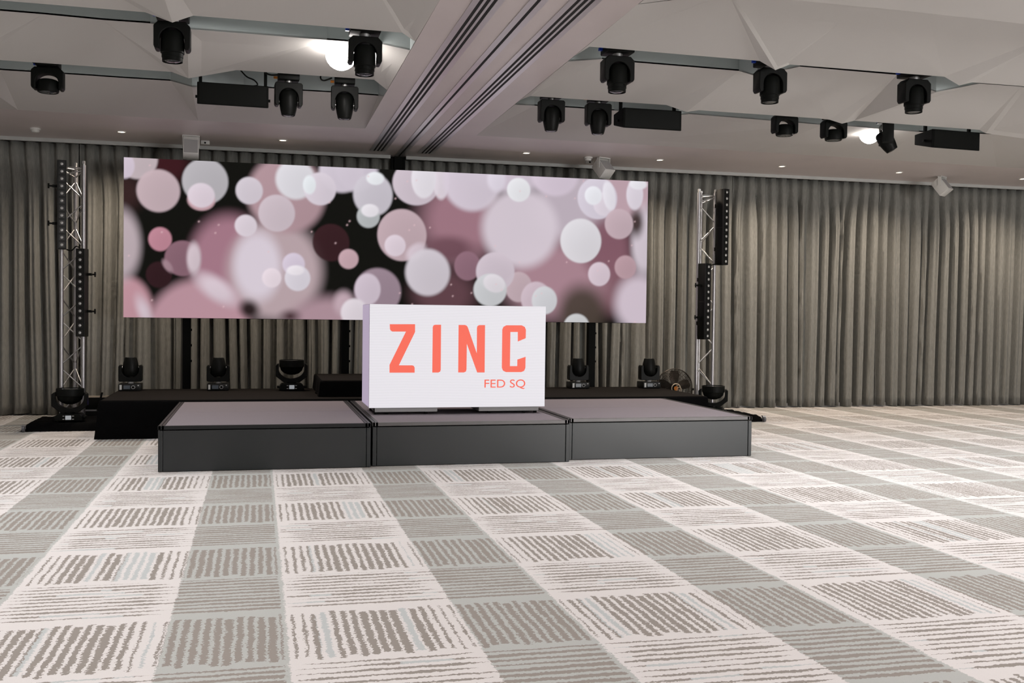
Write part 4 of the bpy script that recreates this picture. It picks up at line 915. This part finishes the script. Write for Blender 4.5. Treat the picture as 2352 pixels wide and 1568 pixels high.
# draped wheeled truss bases
def base(x0, x1, y0, y1, h, label, cast, seed):
    t = thing('wheeled_dolly', label, 'dolly', ((x0+x1)/2, (y0+y1)/2, 0))
    nx_, ny_ = 26, 26; rng = np.random.RandomState(seed)
    hx, hy = (x1-x0)/2, (y1-y0)/2
    xs = np.linspace(-1, 1, nx_); v = []; f = []
    nzv = rng.uniform(-1, 1, (nx_, ny_)); nzv = (nzv+np.roll(nzv, 1, 0)+np.roll(nzv, 1, 1))/3
    for i, a in enumerate(xs):
        for j, b_ in enumerate(np.linspace(-1, 1, ny_)):
            e = max(abs(a), abs(b_)); zt = h*min(1.0, (1.0-e)*7.0)**0.5 if e < 1 else 0.0
            zt = max(zt, 0.006)
            if zt >= h*0.99: zt = h-0.045*max(0, 1-abs(b_))*0
            v.append((a*hx, b_*hy, zt+0.010*nzv[i, j]*(1 if zt > 0.02 else 0.3)+0.0))
    for i in range(nx_-1):
        for j in range(ny_-1): f.append((i*ny_+j, (i+1)*ny_+j, (i+1)*ny_+j+1, i*ny_+j+1))
    mb = MB(); mb.v = v; mb.f = f; mb.build('cloth_cover', 'drape', t, smooth=70)
    MB().box((0, 0, 0.05), (2*hx-0.22, 2*hy-0.22, 0.04)).build('steel_plate', 'black_matt', t)
    for cx, cy in cast:
        c = MB().cyl((cx-0.014, cy, 0.036), (cx+0.014, cy, 0.036), 0.034, n=20).build('caster_wheel', 'rubber', t, smooth=40)
        MB().box((cx, cy+0.018, 0.076), (0.05, 0.055, 0.010)).box((cx-0.019, cy+0.012, 0.06), (0.004, 0.03, 0.05)).box((cx+0.019, cy+0.012, 0.06), (0.004, 0.03, 0.05)).build('caster_fork', 'chrome', c)
    return t
base(-2.60, -1.72, 12.52, 13.46, 0.088, 'black cloth-covered wheeled dolly under the left truss tower', [(-0.40, -0.505)], 5)
base(5.52, 6.62, 12.5, 13.46, 0.088, 'black cloth-covered wheeled dolly under the right truss tower', [(0.53, -0.50)], 6)

# ------------------------------------------------------------------ floor fan, dimmer box, skirting strip
fan = thing('floor_fan', 'round bronze wire-guard fan with orange centre behind the right end of the riser', 'fan', (5.80, 13.68, 0.0))
FZ = 0.375; FR = 0.275
g = MB()
for k, rr in enumerate(np.linspace(0.07, FR, 15)): g.ring((0, -0.075+0.055*(rr/FR)**2, FZ), rr, 0.0022 if k < 14 else 0.007, 'y', 44, 5)
for k in range(60):
    a = 2*PI*k/60; pts = [(rr*math.cos(a), -0.075+0.055*(rr/FR)**2, FZ+rr*math.sin(a)) for rr in (0.06, 0.13, 0.20, FR)]
    g.tube(pts, 0.0022, 4)
g.build('front_guard', 'brown_metal', fan, smooth=60)
g = MB()
for k, rr in enumerate(np.linspace(0.08, FR, 7)): g.ring((0, 0.10-0.09*(rr/FR)**2, FZ), rr, 0.0025, 'y', 44, 5)
for k in range(30):
    a = 2*PI*k/30; g.tube([(rr*math.cos(a), 0.10-0.09*(rr/FR)**2, FZ+rr*math.sin(a)) for rr in (0.06, 0.16, FR)], 0.0022, 4)
g.build('rear_guard', 'brown_metal', fan, smooth=60)
for k in range(5):
    a = 2*PI*k/5+0.3; mb = MB(); pts = []
    for q, (rr, wd, tw) in enumerate(((0.05, 0.05, 0.03), (0.13, 0.11, 0.035), (0.20, 0.13, 0.03), (0.25, 0.09, 0.02))):
        u = Vector((math.cos(a), 0, math.sin(a))); w = Vector((-math.sin(a), 0, math.cos(a)))
        for s in (-1, 1):
            for d in (0, 0.003): pts.append(u*rr+w*s*wd/2+Vector((0, s*tw+d, FZ)))
    fsb = []
    for q in range(3):
        i0 = q*4; fsb += [(i0, i0+2, i0+6, i0+4), (i0+1, i0+5, i0+7, i0+3), (i0, i0+4, i0+5, i0+1), (i0+2, i0+3, i0+7, i0+6)]
    fsb += [(0, 1, 3, 2), (12, 14, 15, 13)]
    mb.add(pts, fsb); mb.build('blade', 'brown_metal', fan)
MB().ring((0, -0.082, FZ), 0.066, 0.007, 'y', 32, 8).build('badge_ring', 'cream', fan, smooth=60)
MB().ring((0.045, -0.088, FZ-0.02), 0.036, 0.004, 'y', 24, 6).build('badge_ring', 'cream', fan, smooth=60)
MB().cyl((0, -0.078, FZ), (0, -0.088, FZ), 0.032, n=20).build('badge', 'orange', fan)
MB().cyl((0, 0.02, FZ), (0, 0.16, FZ), 0.06, n=20).build('motor', 'black', fan, smooth=40)
MB().cyl((FR+0.005, 0.01, FZ-0.02), (FR+0.035, 0.01, FZ-0.02), 0.018, n=12).build('tilt_knob', 'black', fan)
st = MB()
for s in (-1, 1): st.tube([(s*(FR+0.01), 0.01, FZ), (s*(FR+0.01), 0.02, 0.10), (s*0.22, 0.14, 0.016), (s*0.22, -0.12, 0.016)], 0.012, 8)
st.cyl((-0.22, 0.14, 0.016), (0.22, 0.14, 0.016), 0.012, n=8).build('stand', 'black', fan, smooth=60)

dm = thing('dimmer_box', 'black power box with a violet display behind the left end of the riser', 'dimmer', (-1.90, 13.67, 0.0))
MB().box((0, 0, 0.225), (0.34, 0.30, 0.16), bev=0.006).build('case', 'black', dm, smooth=40)
MB().box((0, 0, 0.07), (0.36, 0.32, 0.14), bev=0.006).build('case', 'black_matt', dm, smooth=40)
MB().box((0.06, -0.152, 0.245), (0.075, 0.006, 0.032)).build('display', 'violet', dm)
MB().box((0, -0.155, 0.318), (0.33, 0.012, 0.022)).build('top_rail', 'cream', dm)
MB().box((0, -0.155, 0.148), (0.33, 0.012, 0.02)).build('bottom_rail', 'alu', dm)
MB().cyl((-0.02, -0.20, 0.145), (0.03, -0.17, 0.37), 0.012, n=8).build('handle', 'black', dm)
for x0, x1, n in ((XL, XR, 'back'),):
    tag(MB().box(((x0+x1)/2, 14.69, 0.03), (x1-x0, 0.16, 0.06)).build('baseboard_back', 'board'), kind='structure')
